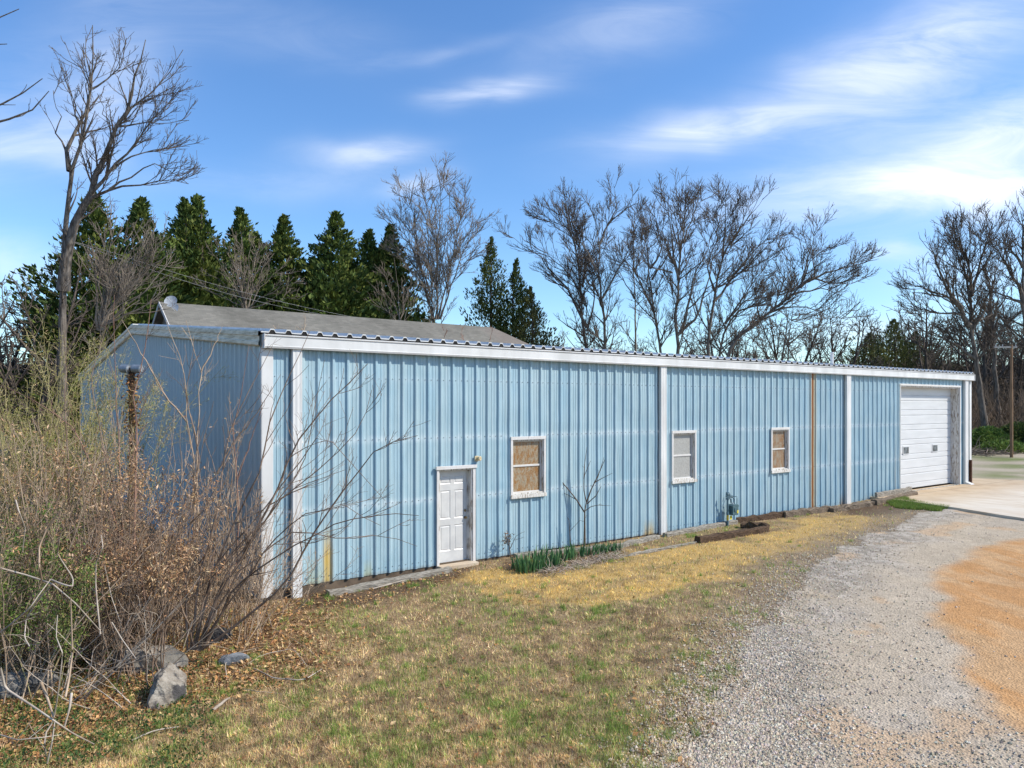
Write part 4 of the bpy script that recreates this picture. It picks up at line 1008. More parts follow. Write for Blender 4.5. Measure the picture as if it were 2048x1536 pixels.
# right hand trees
bare_tree('bare_tree', (1968, 840), 58, [
    (.34, cR((575, 1500), (560, 1440), (520, 1180), (490, 980), (470, 820), (475, 680), (480, 500), (400, 300), (410, 100))), (.22, cR((470, 850), (390, 700), (300, 570), (240, 420), (190, 270))), (.16, cR((478, 640), (540, 400), (620, 180), (640, 130))),
    (.17, cR((500, 1060), (350, 940), (200, 880), (80, 870))), (.13, cR((400, 720), (300, 640), (180, 600), (60, 510))), (.11, cR((420, 765), (200, 750), (0, 690))), (.12, cR((475, 680), (430, 480), (350, 280), (350, 130))), (.12, cR((480, 620), (460, 400), (470, 130))), (.13, cR((485, 860), (560, 760), (580, 540)))],
    'dark leafless tree with a wide crown just right of the garage corner', 31, rs=1.05)
bare_tree('bare_tree', (1994, 840), 64, [(.30, cR((660, 1500), (650, 1440), (630, 1000), (615, 750), (590, 550), (540, 400), (520, 200))), (.15, cR((625, 860), (560, 700), (500, 600))), (.14, cR((620, 800), (720, 620), (760, 560))), (.13, cR((630, 950), (700, 840), (800, 740))), (.12, cR((605, 660), (640, 480), (700, 350)))],
    'straight leafless tree between the garage corner tree and the utility pole', 32, rs=1.05)
bare_tree('bare_tree', (2060, 840), 55, [(.36, cR((870, 1500), (860, 1200), (825, 700), (822, 500), (820, 200), (800, 80))), (.2, cR((825, 680), (800, 590), (720, 440), (640, 320))), (.14, cR((823, 450), (760, 350), (690, 200))), (.15, cR((825, 690), (700, 640), (600, 600))), (.15, cR((830, 500), (950, 400), (1050, 250)))],
    'leafless tree at the right edge behind the utility pole', 33, rs=1.05)
SC = [dict(n=1.3, len=2.6, ang=(30, 65), up=.35, wob=.14, seg=4, rmin=.022, rmax=.05, maxf=.6), dict(n=2.0, len=1.3, ang=(30, 65), up=.2, wob=.16, seg=4, rmin=.017), dict(n=2.2, len=.7, ang=(30, 65), up=.1, wob=.16, seg=3, rmin=.014)]
# copies of three generic leafless trees fill the wood behind
def generic_tree(seed, hgt, label):
    rng = np.random.default_rng(seed); T = Tubes(); B = Tubes(); root = empty('bare_tree', (0, 0, 0), label, 'tree', 'leafless trees of the wood')
    main = curve(rng, np.zeros(3), np.array([rng.normal(0, .08), rng.normal(0, .08), 1.]), hgt, 9, .3, .07); r_ = .2 * (1 - .88 * np.linspace(0, 1, 10)); T.add(main, r_, 7); spawn(B, rng, main, r_, 0, SC, None, .15)
    for k in range(4):
        i = rng.integers(2, 6); a_ = rng.uniform(0, 6.28); c = curve(rng, main[i], np.array([math.cos(a_), math.sin(a_), 1.0]), hgt * rng.uniform(.4, .6), 7, .8, .08); rr = np.linspace(r_[i] * .7, .025, 8); T.add(c, rr, 5); spawn(B, rng, c, rr, 0, SC, None, .15)
    T.build('trunk', M_bark2, root); B.build('crown', M_twig, root)
    return root
def copy_thing(o, loc, rz=0, sc=1.0, label=None, group=None):
    r = o.copy(); C.objects.link(r); r.location = loc; r.rotation_euler = (0, 0, rz); r.scale = (sc, sc, sc)
    if label: r['label'] = label
    if group: r['group'] = group
    for ch in list(o.children):
        c = ch.copy(); C.objects.link(c); c.parent = r
        for gch in list(ch.children):
            g2 = gch.copy(); C.objects.link(g2); g2.parent = c
    return r
gens = [generic_tree(201, 10, 'x'), generic_tree(202, 12, 'x'), generic_tree(203, 8.5, 'x')]
rng = np.random.default_rng(9); used_g = [False] * 3
spots = []
for px in np.linspace(1075, 1700, 24): spots.append((px + rng.normal(0, 9), rng.uniform(70, 92), rng.uniform(.85, 1.15), 'low background tree seen through the tall leafless trees above the blue building'))
for px in np.linspace(1800, 2200, 34): spots.append((px + rng.normal(0, 8), rng.uniform(66, 100), rng.uniform(.9, 1.25), 'thin background tree of the dense brown wood right of the building'))
for px in np.linspace(-60, 115, 9): spots.append((px + rng.normal(0, 8), rng.uniform(32, 50), rng.uniform(.65, 1.05), 'dark leafless tree against the sky at the far left edge'))
for i, (px, dd, sc_, lab) in enumerate(spots):
    p = P(px, 812, dd); loc = (p[0], p[1], float(H(p[0], p[1])) - .1); k = int(rng.integers(0, 3)); rz = rng.uniform(0, 6.28)
    grp = 'low leafless trees behind the tall row' if 1000 < px < 1750 else ('trees of the brown wood on the right' if px > 1750 else 'dark leafless trees at the left edge')
    if not used_g[k]: g0 = gens[k]; g0.location = loc; g0.rotation_euler = (0, 0, rz); g0.scale = (sc_,) * 3; g0['label'] = lab; g0['group'] = grp; used_g[k] = True
    else: copy_thing(gens[k], loc, rz, sc_, lab, grp)
# overhanging branches from a tree standing just out of frame on the left
T = Tubes(); B = Tubes(); rng = np.random.default_rng(44)
e = P(-420, 900, 24); gz = float(H(e[0], e[1])); root = empty('bare_tree', (e[0], e[1], gz), 'leafless tree outside the left edge whose branch tips reach into the sky', 'tree')
og = (e[0], e[1], gz)
tr = resample([e * [1, 1, 0] + [0, 0, gz], P(-410, 500, 24), P(-430, 100, 24), P(-440, -300, 24)], 14); T.add(tr, np.linspace(.35, .05, 14), 9)
for pl, r_ in (([(-430, 350), (-200, 300), (0, 242), (48, 232), (85, 205), (98, 182)], .12), ([(-430, 250), (-200, 260), (0, 210), (40, 190), (85, 157)], .10), ([(-435, 100), (-150, 60), (0, 35), (38, 18)], .09), ([(-430, 150), (-200, 110), (-40, 90), (14, 88)], .07), ([(-430, 400), (-250, 330), (-100, 330), (-20, 300)], .08)):
    c = resample([P(a_, b_, 24) for a_, b_ in pl], 12); rr = np.linspace(r_, .012, 12); T.add(c, rr, 6); spawn(B, rng, c, rr, 0, [dict(n=1.3, len=1.0, ang=(25, 60), up=.3, wob=.14, seg=4, rmin=.009, rmax=.02), dict(n=2.5, len=.45, ang=(25, 60), up=.3, wob=.15, seg=3, rmin=.006)], None, .1)
T.build('trunk', M_bark, root, og); B.build('crown', M_twig, root, og)

# ------------------------------------------------------------------ conifers
M_conif = vcol('conifer_foliage', .7, .2, trans=.12)
def conifer_mesh(seed, hgt, rad, N=330, dark=False, nsp=62):
    rng = np.random.default_rng(seed); Ps = []; Ds = []; Ls = []; Cs = []; B = Tubes()
    lean = rng.normal(0, .02, 2)
    for k in range(N):
        t_ = (k + rng.uniform(0, 1)) / N; t_ = t_ ** .85; zz = hgt * (.05 + .95 * t_); rr = rad * (1 - t_) ** .74 * rng.uniform(.42, 1.25) * (1 - .5 * t_ ** 6) + .03
        rr *= (1 + .28 * math.sin(t_ * 14 + seed) * (1 - t_)) * min(1, .62 + t_ * 2.2)
        a_ = rng.uniform(0, 6.283); el = math.radians(rng.uniform(24, 46) + 26 * t_)
        d = np.array([math.cos(a_) * math.cos(el), math.sin(a_) * math.cos(el), math.sin(el)])
        ln = rr / max(math.cos(el), .4); p0 = np.array([lean[0] * zz, lean[1] * zz, max(zz - ln * math.sin(el) * .92, .3)])
        n = int(nsp * (.35 + .75 * rr / rad)) + 5; q = rng.uniform(.30, 1.03, n) ** .75
        cpt = p0 + d * (ln * q)[:, None]; sprd = .17 * ln * (1.15 - q) + .035
        cpt = cpt + rng.normal(0, 1, (n, 3)) * sprd[:, None]
        dd = d + rng.normal(0, .38, (n, 3)) + [0, 0, .5]
        Ps.append(cpt); Ds.append(dd); Ls.append(rng.uniform(.16, .42, n) * (.6 + .6 * min(1, rr / rad)))
        base = np.array([(.065, .10, .022), (.10, .135, .028), (.045, .075, .02), (.14, .165, .035)][rng.integers(0, 4)]); 
        Cs.append(np.tile(base, (n, 1)) * rng.uniform(.7, 1.35, (n, 1)))
    Pn = np.concatenate(Ps); n = len(Pn)
    return Pn, np.concatenate(Ds), np.concatenate(Ls), np.concatenate(Cs)
def conifer(seed, hgt, rad, label, group='dark green conifers behind the grey roof', brown=0.0, N=330):
    root = empty('conifer', (0, 0, 0), label, 'conifer', group); rng = np.random.default_rng(seed + 1)
    Pn, Dn, Ln, Cn = conifer_mesh(seed, hgt, rad, N)
    if brown: Cn = Cn * (1 - brown) + np.array([.13, .085, .05]) * brown
    leafmesh('crown', Pn, Dn, rdir(rng, len(Pn)), Ln, Ln * .42, Cn, M_conif, root)
    T = Tubes(); T.add(np.array([[0, 0, -.2], [0, 0, hgt * .3], [0, 0, hgt * .6], [0, 0, hgt * .93]]), [.28, .2, .12, .02], 8)
    for _ in range(40):
        zz = rng.uniform(.1, .85) * hgt; a_ = rng.uniform(0, 6.28); r_ = rad * (1 - zz / hgt) * .8; T.add(np.array([[0, 0, zz], [math.cos(a_) * r_ * .5, math.sin(a_) * r_ * .5, zz + r_ * .3], [math.cos(a_) * r_, math.sin(a_) * r_, zz + r_ * .7]]), [.05, .03, .012], 4)
    T.build('trunk', M_bark2, root); return root
protos = [conifer(301, 14, 3.0, 'x'), conifer(302, 14, 3.1, 'x'), conifer(303, 14, 2.7, 'x')]
cl_ = [(195, 398, 47, 0, 1.12, 'darkest conifer, half hidden behind the twin grey trunks'), (278, 402, 46, 1, 1.1, 'conifer behind the pale tangled tree, left of the two joined tops'), (372, 398, 48, 2, .92, 'left top of the two joined tallest conifers'),
       (403, 390, 48, 0, .97, 'tallest conifer, right of the two joined tops'), (490, 420, 50, 1, .95, 'conifer behind the low spreading grey tree'), (575, 438, 50, 2, 1.0, 'conifer between the spreading grey tree and the broad one'), (650, 430, 48, 0, 1.12, 'broad conifer in the middle of the roof line'),
       (730, 462, 52, 1, .95, 'conifer right of the broad one, left of the many stemmed tree'), (790, 455, 50, 2, .98, 'conifer partly hidden by the many stemmed leafless tree'), (620, 520, 56, 1, 1.0, 'small conifer filling the gap beside the broad one'), (440, 500, 56, 0, 1.2, 'conifer in the back between the tallest and the spreading grey tree'), (320, 470, 55, 2, 1.2, 'conifer in the back left of the joined tops'), (535, 470, 55, 0, 1.1, 'conifer in the back right of the spreading grey tree'), (690, 490, 57, 2, 1.1, 'conifer in the back filling the gap right of the broad one'), (760, 500, 57, 1, 1.1, 'conifer in the back between the two rightmost tops of the row')]
upc = [False] * 3; rng = np.random.default_rng(31)
for (px, py, D_, k, wsc, lab) in cl_:
    D_ = (40.5 + (D_ - 47) * .5 - CY) / (DY + RY * (px - CXX) / F)
    p = P(px, py, D_); z0 = float(H(p[0], p[1])); sz_ = (p[2] - z0) / 14.0; rz = rng.uniform(0, 6.28)
    if upc[k]: o = copy_thing(protos[k], (p[0], p[1], z0), rz, 1, lab)
    else: o = protos[k]; o.location = (p[0], p[1], z0); o.rotation_euler = (0, 0, rz); o['label'] = lab; upc[k] = True
    o.scale = (sz_ * wsc * 1.58, sz_ * wsc * 1.58, sz_)
for (px, py, D_, sd_, rad, lab, br, N) in ((982, 475, 64, 311, 4.4, 'pointed dark conifer right of the grey roof end', .12, 330), (1026, 520, 63, 312, 3.4, 'slender conifer attached to the pointed one on its right', .1, 240), (1065, 575, 61, 313, 3.8, 'lowest conifer with brownish outer boughs at the roof end', .35, 220)):
    p = P(px, py, D_); z0 = float(H(p[0], p[1])); o = conifer(sd_, p[2] - z0, rad, lab, brown=br, N=N, group='conifers at the right end of the grey roof'); o.location = (p[0], p[1], z0)
for (px, py, D_, sd_, rad, lab) in ((1790, 640, 80, 321, 7.0, 'dark evergreen tree above the garage roof edge'), (1742, 668, 84, 322, 5.5, 'olive evergreen tree left of the dark one over the garage'), (1835, 664, 86, 323, 6.5, 'evergreen tree behind the wide crowned leafless tree')):
    p = P(px, py, D_); z0 = float(H(p[0], p[1])); o = conifer(sd_, p[2] - z0, rad, lab, 'evergreens above the garage roof', .45 if sd_ != 321 else .3, 230); o.location = (p[0], p[1], z0)

# ------------------------------------------------------------------ far wooded hills
ang = np.linspace(-math.pi, math.pi, 400); V = []; nz_ = 7
for k in range(nz_):
    f = k / (nz_ - 1)
    for a_ in ang:
        R = 330 + 110 * f; hh = 9 + 15 * f ** .8 * (.75 + .5 * float(fbm(np.array([a_ * 6]), np.array([2.]), 1.0, 5)[0])) if f > 0 else -2
        hh = hh + (float(fbm(np.array([a_ * 90]), np.array([f * 9]), 1.0, 6)[0]) - .5) * 7 if f > 0 else hh
        V.append((CX + R * math.sin(a_), CY + R * math.cos(a_), hh))
tag(nmesh('hills', V, [grid_faces(400, nz_)], noisy('wooded_hill', (.035, .035, .040), (.075, .070, .065), .18, .95, .05, bmp=.8, dist=3.0, detail=8)), kind='structure')

# ------------------------------------------------------------------ right background: undergrowth, pole, mounds
M_bush = vcol('bush_leaves', .75, .15, trans=.2)
def mound(px, py, D_, w_, h_, seed, label, cols, N=5000):
    p = P(px, 812, D_); z0 = float(H(p[0], p[1])); rng = np.random.default_rng(seed); root = empty('bush', (p[0], p[1], z0), label, 'bush', 'green mounds at the edge of the wood')
    v_ = rdir(rng, N); v_[:, 2] = np.abs(v_[:, 2]); r_ = rng.uniform(.72, 1.05, N) * (.8 + .4 * fbm(v_[:, 0] * 3, v_[:, 1] * 3, 1, seed))
    q = v_ * r_[:, None] * [w_, w_ * .6, h_]
    leafmesh('foliage', q, v_ + rng.normal(0, .6, v_.shape), rdir(rng, N), rng.uniform(.12, .26, N), rng.uniform(.07, .13, N), pal(rng, N, cols), M_bush, root)
    T = Tubes()
    for _ in range(24): T.add(curve(rng, np.zeros(3), rdir(rng, 1, 1.)[0] * [1, .6, 1], h_ * .9 + w_ * .2, 4, .1, .2), np.linspace(.03, .01, 5), 3)
    T.build('stems', M_twig, root)
gc = [(.12, .19, .04), (.17, .25, .055), (.08, .13, .03), (.20, .27, .08)]
mound(1972, 870, 56, 2.3, 1.5, 1, 'bright green mound of leaves just right of the garage corner', gc); mound(2035, 870, 58, 2.0, 1.5, 2, 'green leafy mound at the right edge near the utility pole', [(.07, .11, .03), (.11, .15, .04), (.05, .08, .03)])
mound(2100, 870, 57, 2.5, 1.6, 3, 'green leafy mound beyond the right edge', gc); mound(2005, 880, 54, 2.2, .75, 4, 'low green mound between the two taller ones', gc, 3000)
# brown underbrush of the wood
T = Tubes(); rng = np.random.default_rng(66)
for _ in range(2300):
    px = rng.uniform(1900, 2250); D_ = rng.uniform(58, 80); p = P(px, 812, D_); p[2] = float(H(p[0], p[1])); T.add(curve(rng, p, rdir(rng, 1, 1.8)[0], rng.uniform(1.2, 5.0), 4, .1, .18), np.linspace(.03, .014, 5), 3)
tag(T.build('underbrush', noisy('brown_brush', (.11, .08, .055), (.22, .165, .12), .6, .9, .1)), 'brown underbrush filling the wood on the right', 'underbrush', kind='stuff')
# pale brush heap and grey stems near the ground
p = P(1965, 890, 53); T = Tubes(); rng = np.random.default_rng(3); z0 = float(H(p[0], p[1]))
e = empty('brush_pile', (p[0], p[1], z0), 'pale pile of cut branches below the green mounds', 'brush pile')
for _ in range(260):
    q = rng.normal(0, 1, 3) * [1.8, .8, .08] + [0, 0, .1]; q[2] = abs(q[2]); T.add(curve(rng, q, rdir(rng, 1)[0] * [1, 1, .2], rng.uniform(.4, 1.4), 3, 0, .12), np.linspace(.03, .012, 4), 4)
T.build('branches', M_twig_pale, e)
M_pole = noisy('creosote_pole', (.20, .125, .075), (.32, .20, .12), 4, .9, .1, stretch=(3, 3, .4))
p = P(2023, 850, 50); z0 = float(H(p[0], p[1])); zt_ = P(2023, 690, 50)[2]
pole = empty('utility_pole', (p[0], p[1], z0), 'brown wooden utility pole at the right edge with a short crossarm', 'utility pole')
MB().cyl((0, 0, -.2), (0, 0, zt_ - z0), .10, .075, 14).build('pole', M_pole, pole, smooth=False)
MB().box(-1.15, .35, -.05, .05, zt_ - z0 - .20, zt_ - z0 - .09).build('crossarm', noisy('grey_crossarm', (.25, .24, .22), (.38, .36, .33), 5, .8), pole)
for xx in (-1.05, -.6, .28): MB().cyl((xx, 0, zt_ - z0 - .09), (xx, 0, zt_ - z0 + .03), .035, .022, 8).build('insulator', M_dish, pole)
pole.rotation_euler = (0, 0, math.atan2(RY, RX))
T = Tubes(); q0 = np.array([p[0], p[1], zt_ - .15]); T.add(np.array([q0 + [RX * -1.0, RY * -1.0, .2], q0 + [8, -5, -.7], q0 + [22, -13, -.2]]), [.02] * 3, 5)
tag(T.build('power_line', M_black), 'thin dark wire leaving the utility pole to the right', 'wire')
# service wires crossing the conifers
for (a_, b_, lab) in (((225, 505), (740, 640), 'upper pale wire crossing in front of the conifers to the house'), ((225, 512), (640, 628), 'lower pale wire crossing in front of the conifers to the house')):
    A_ = P(*a_, 40); Bq_ = P(*b_, 47.5); n = 14; q = np.array([A_ + (Bq_ - A_) * i / n - UP * .9 * 4 * (i / n) * (1 - i / n) * .35 for i in range(n + 1)])
    q = np.vstack([P(128, 478, 36.5), q]); T = Tubes(); T.add(q, [.007] * len(q), 5); tag(T.build('power_line', noisy('pale_cable', (.25, .25, .25), (.4, .4, .4), 2)), lab, 'wire', 'service wires behind the long roof')

# ------------------------------------------------------------------ things along the front wall
def tie(pa, pb, w_, h_, mat, label, seed, off=0.0, rnd=.012, group='weathered landscape timbers'):
    A_ = G(*pa); B_ = G(*pb); A_[2] = float(H(A_[0], A_[1])); B_[2] = float(H(B_[0], B_[1])); d = (B_ - A_); ln = np.linalg.norm(d[:2]); d /= np.linalg.norm(d)
    s = norm(np.cross(d, UP)); u_ = np.cross(s, d); rng = np.random.default_rng(seed); n = max(6, int(ln / .18)); V = []
    pr = [(-.5, -.2), (-.5, .8), (-.42, .95), (-.15, 1.0), (.15, .98), (.42, .93), (.5, .78), (.5, -.2)]
    for i in range(n + 1):
        c = A_ + (B_ - A_) * i / n; wv_ = rng.normal(0, rnd * .7, 2)
        for (a_, b_) in pr: j = rng.normal(0, rnd * .55, 2); V.append(c + s * (a_ * w_ + wv_[0] + j[0]) + u_ * (b_ * h_ + wv_[1] + j[1] + off))
    k = len(pr); Fq = []
    for i in range(n):
        for j in range(k): Fq.append((i * k + j, i * k + (j + 1) % k, (i + 1) * k + (j + 1) % k, (i + 1) * k + j))
    M0 = np.array(A_)
    o = nmesh('landscape_timber', V, [np.array(Fq), np.array([tuple(range(k))[::-1], tuple(n * k + q for q in range(k))])], mat, origin=M0); tag(o, label, 'timber', group); return o
def wood(name, a, b_, s=8): return noisy(name, a, b_, s, .92, .1, stretch=(1.0, 5, 8), bmp=.8, lo=.32, hi=.64, dist=.02, detail=8)
W_grey = wood('silver_weathered_wood', (.10, .085, .065), (.36, .33, .28)); W_dark = wood('dark_rotten_wood', (.025, .018, .014), (.13, .085, .055)); W_mid = wood('brown_weathered_wood', (.07, .05, .035), (.24, .19, .14))
tie((655, 1192), (900, 1143), .20, .10, W_grey, 'split grey timber at the foot of the wall left of the white door', 1)
tie((1030, 1115), (1205, 1097), .16, .09, W_grey, 'grey timber behind the iris clump, against the wall', 2)
tie((1208, 1102), (1316, 1077), .14, .10, W_grey, 'wavy grey timber between the iris bed and the middle downspout', 3)
tie((1232, 1118), (1392, 1086), .09, .05, W_grey, 'thin pale timber lying in the tan grass in front of the others', 4)
tie((1330, 1074), (1470, 1047), .16, .11, W_grey, 'pale timber along the wall just right of the middle downspout', 5)
tie((1394, 1086), (1533, 1062), .18, .15, W_dark, 'round dark log with a hollow end lying nearest the lawn', 6, rnd=.016)
tie((1484, 1056), (1536, 1060), .30, .17, W_dark, 'short rotten dark log lying across behind the hollow one', 7, rnd=.03)
tie((1472, 1046), (1566, 1034), .18, .16, W_dark, 'dark timber against the wall right of the gas meter', 8, rnd=.018)
tie((1567, 1035), (1660, 1022), .20, .17, W_mid, 'greyish timber at the foot of the rust streak', 9, rnd=.02)
tie((1662, 1024), (1742, 1010), .28, .15, W_mid, 'split brown timber in front of the right downspout', 10, rnd=.03)
tie((1748, 1010), (1828, 992), .22, .17, W_mid, 'squared timber with a dark end beside the concrete apron', 11, rnd=.012)
tie((1752, 999), (1822, 986), .10, .24, W_grey, 'narrow grey board standing between the squared timber and the wall', 12)

# gas meter
M_meter = noisy('dark_teal_paint', (.045, .095, .11), (.085, .15, .165), 14, .45, .4, bmp=.1); M_pipe = noisy('pipe_grey_blue', (.05, .10, .125), (.10, .17, .20), 12, .5, .4)
M_yel = noisy('yellow_tag', (.55, .42, .02), (.75, .62, .05), 30, .5); M_silver = noisy('silver_cap', (.35, .37, .38), (.5, .52, .53), 20, .35, .5, .5)
xg = XW(1441.5); yg = -.24; gm = empty('gas_meter', (xg, yg, float(H(xg, yg))), 'dark teal gas meter on a riser pipe with yellow tags', 'gas meter')
s_ = SW(1441.5); gz0 = float(H(xg, yg))
def gz(py): return CAMZ - (py - HOR) / (s_ * 1.012) - gz0
mb = MB().cyl((0, 0, -.1), (0, 0, gz(998)), .030, None, 12).cyl((0, 0, gz(992)), (0, 0, gz(985)), .055, .048, 14).cyl((0, 0, gz(1000)), (0, 0, gz(996)), .045, None, 12).cyl((0, 0, gz(1030)), (0, 0, gz(1025)), .042, None, 12)
mb.build('riser_pipe', M_pipe, gm)
MB().cyl((-.055, -.02, gz(989)), (.06, -.02, gz(989)), .04, None, 12).build('regulator', M_pipe, gm)
T = Tubes(); 
def arc(pts, r_, nm):
    T = Tubes(); T.add(resample(pts, 16), [r_] * 16, 10); T.build(nm, M_pipe, gm)
arc([(0, -.0, gz(998)), (.06, -.02, gz(997)), (.115, -.02, gz(999)), (.135, -.02, gz(1006)), (.135, -.02, gz(1012))], .018, 'inlet_pipe')
arc([(.27, -.02, gz(1012)), (.29, -.01, gz(1007)), (.31, 0, gz(1001)), (.28, .02, gz(997)), (.2, .05, gz(996)), (.18, .2, gz(996))], .018, 'outlet_pipe')
arc([(.31, -.02, gz(1014)), (.40, -.02, gz(1013)), (.405, -.02, gz(996)), (.30, .0, gz(994.5)), (.29, .18, gz(994.5))], .013, 'bypass_pipe')
zb_, zt2 = gz(1030), gz(1011)
mb = MB(); prf = [(.08, zb_ + .0), (.09, zt2 - .06), (.075, zt2 - .05), (.075, zt2 - .02), (.13, zt2 + .02), (.32, zt2 + .02), (.37, zt2 - .02), (.37, zt2 - .05), (.355, zt2 - .06), (.34, zb_ + .0), (.31, zb_ - .02), (.11, zb_ - .02)]
mb.prism(prf, 'y', -.12, .06); mb.build('meter_body', M_meter, gm, bevel=.012)
MB().cyl((.21, -.12, zt2 - .13), (.21, -.135, zt2 - .13), .065, None, 20).build('dial', M_meter, gm)
MB().box(.27, .335, -.125, -.121, zb_ + .03, zb_ + .12).build('yellow_tag', M_yel, gm); MB().cyl((.20, -.02, zt2 + .02), (.20, -.02, zt2 + .06), .035, .03, 12).build('cap', M_silver, gm)
MB().box(.04, .14, -.05, -.046, gz(1040), gz(1032)).build('yellow_tag', M_yel, gm); MB().cyl((0, 0, gz(1041)), (0, 0, gz(1031)), .036, None, 12).build('yellow_band', noisy('ochre_band', (.40, .28, .02), (.5, .36, .04), 20), gm)

# steel post at the far corner
xp = XW(1940) + .05; p = G(1941, 972); MB().box(-.035, .035, -.045, .045, -.2, .98).build('x', None) if False else None
po = MB().poly([]) if False else MB()
po.box(-.045, .045, -.05, -.04, -.2, 1.0).box(-.045, -.035, -.04, .05, -.2, 1.0).box(-.045, .045, .05, .06, -.2, 1.0)
yP = -.16; t__ = (1941 - CXX) / F; xP = (t__ * DY * (yP - CY) - RY * (yP - CY)) / (RX - t__ * DX) + CX; o = po.build('steel_post', noisy('rusted_steel', (.05, .028, .02), (.12, .06, .035), 12, .8, .2, .3, bmp=.3)); o.location = (xP, yP, .16); tag(o, 'short rusted steel post guarding the garage corner', 'post')

# iris clump bed
def strappy(px, py, n, r_, seed, lab, grp, hr=(.18, .36)):
    p = G(px, py); rng = np.random.default_rng(seed); V = []; Fq = []; cols = []
    for i in range(n):
        a_ = rng.uniform(0, 6.28); q = rng.uniform(0, 1) ** .5 * r_; b0 = np.array([math.cos(a_) * q * 1.5, math.sin(a_) * q * .8, -.01]); h_ = rng.uniform(*hr); le = np.array([math.cos(a_), math.sin(a_), 0]) * rng.uniform(.05, .35) * h_ + rng.normal(0, .03, 3) * [1, 1, 0]
        f_ = rng.uniform(0, 3.14); sd = np.array([math.cos(f_), math.sin(f_), 0]); wd = rng.uniform(.010, .017); k = len(V); c = np.array([(.06, .15, .055), (.09, .20, .07), (.05, .12, .06), (.13, .24, .09)][rng.integers(0, 4)]) * rng.uniform(.8, 1.2)
        for j, (f, ww) in enumerate(((0, 1), (.35, 1.1), (.7, .8))):
            m_ = b0 + UP * h_ * f + le * f * f; V += [m_ - sd * wd * ww, m_ + sd * wd * ww]; cols += [c * (1 if j else .9)] * 2
        V.append(b0 + UP * h_ + le); cols.append(c * 1.1)
        Fq.append([(k, k + 1, k + 3, k + 2), (k + 2, k + 3, k + 5, k + 4)]); Fq[-1] = Fq[-1] + [(k + 4, k + 5, k + 6, k + 6)]
    q4 = []; t3 = []
    for f in Fq: q4 += f[:2]; t3.append(f[2][:3])
    o = nmesh('iris_clump', V, [np.array(q4), np.array(t3)], M_leaf, cols=np.array(cols)); o.location = p; tag(o, lab, 'plant', grp)
G1 = 'clumps of strappy green leaves in the bed'
strappy(1062, 1142, 110, .26, 1, 'largest clump of upright strap leaves at the left end of the bed', G1, (.22, .42)); strappy(1095, 1136, 60, .22, 2, 'strap leaf clump touching the largest one on its right', G1); strappy(1038, 1137, 40, .14, 3, 'strap leaf clump at the left tip of the bed', G1)
strappy(1125, 1120, 60, .22, 4, 'strap leaf clump left of the small bare sapling', G1); strappy(1152, 1112, 60, .22, 5, 'strap leaf clump at the foot of the small bare sapling, front left', G1); strappy(1182, 1108, 50, .22, 6, 'strap leaf clump just right of the small bare sapling', G1, (.15, .3)); strappy(1210, 1104, 50, .22, 7, 'strap leaf clump near the right end of the bed', G1, (.15, .28)); strappy(1232, 1100, 34, .16, 8, 'small strap leaf clump at the right tip of the bed', G1, (.12, .24)); strappy(1080, 1118, 40, .2, 9, 'strap leaf clump close to the wall behind the largest one', G1)
# withered leaves in the bed
rng = np.random.default_rng(12); T = Tubes()
for _ in range(420):
    p = G(rng.uniform(1100, 1255), 0) if False else None
    f = rng.uniform(0, 1); p = G(1090 + 160 * f, 1146 - 34 * f + rng.normal(0, 4)); p[2] += rng.uniform(.0, .06); T.add(curve(rng, p, rdir(rng, 1)[0] * [1, .7, .25], rng.uniform(.12, .32), 4, -.15, .3), np.linspace(.008, .003, 5), 3)
tag(T.build('withered_leaves', noisy('bleached_leaves', (.28, .21, .15), (.50, .42, .34), 3, .9)), 'bleached withered strap leaves along the front of the bed', 'dead leaves', kind='stuff')
# bare sapling against the wall
SAP = [dict(n=2.2, len=.35, ang=(25, 55), up=.35, wob=.12, seg=4, rmin=.004, rmax=.008), dict(n=3, len=.15, ang=(25, 55), up=.2, wob=.15, seg=3, rmin=.003)]
def c5(*p): return [(950 + a / 4.042, 820 + b_ / 4.042) for a, b_ in p]
def wall_plant(name, limbs, D_, label, cat, mat, seed, spec=None):
    rng = np.random.default_rng(seed); T = Tubes(); b = P(*limbs[0][1][0], D_); g0 = float(H(b[0], b[1])); root = empty(name, (b[0], b[1], g0), label, cat); B = Tubes()
    for i, (r_, pl) in enumerate(limbs):
        w3 = np.array([P(a_, b_, D_ - .02 * k) for k, (a_, b_) in enumerate(pl)])
        if i == 0: w3[0][2] = g0 - .05
        pts = resample(w3, 12); rr = np.linspace(r_, max(r_ * .3, .003), 12); T.add(pts, rr, 8)
        if spec: spawn(B, rng, pts, rr, 0, spec, None, .5 if i == 0 else .2)
    T.build('trunk', mat, root, (b[0], b[1], g0))
    if B.items: B.build('twigs', mat, root, (b[0], b[1], g0))
    return root
def dep_at(px, yoff): return DX * (XW(px) - CX) + DY * (yoff - CY)
M_sap = noisy('brown_sapling_bark', (.09, .06, .04), (.17, .12, .085), 12, .9)
wall_plant('bare_sapling', [(.034, c5((885, 1130), (887, 820), (900, 740))), (.018, c5((887, 830), (810, 710), (710, 590), (635, 470))), (.014, c5((900, 745), (880, 650), (880, 540), (935, 410))), (.012, c5((880, 560), (885, 440), (905, 300))),
    (.018, c5((903, 745), (940, 640), (990, 540), (1050, 400))), (.012, c5((960, 590), (1040, 545), (1112, 510))), (.014, c5((905, 760), (980, 690), (1020, 615))), (.011, c5((890, 815), (940, 780), (1000, 768), (1100, 775))), (.010, c5((820, 725), (740, 680), (680, 665))), (.010, c5((990, 550), (1020, 460), (1042, 380)))],
    dep_at(1165, -.42), 'small bare sapling growing from the iris bed against the blue wall', 'sapling', M_sap, 5, [dict(n=2.5, len=.13, ang=(25, 60), up=.2, wob=.15, seg=3, rmin=.003, rmax=.005)])
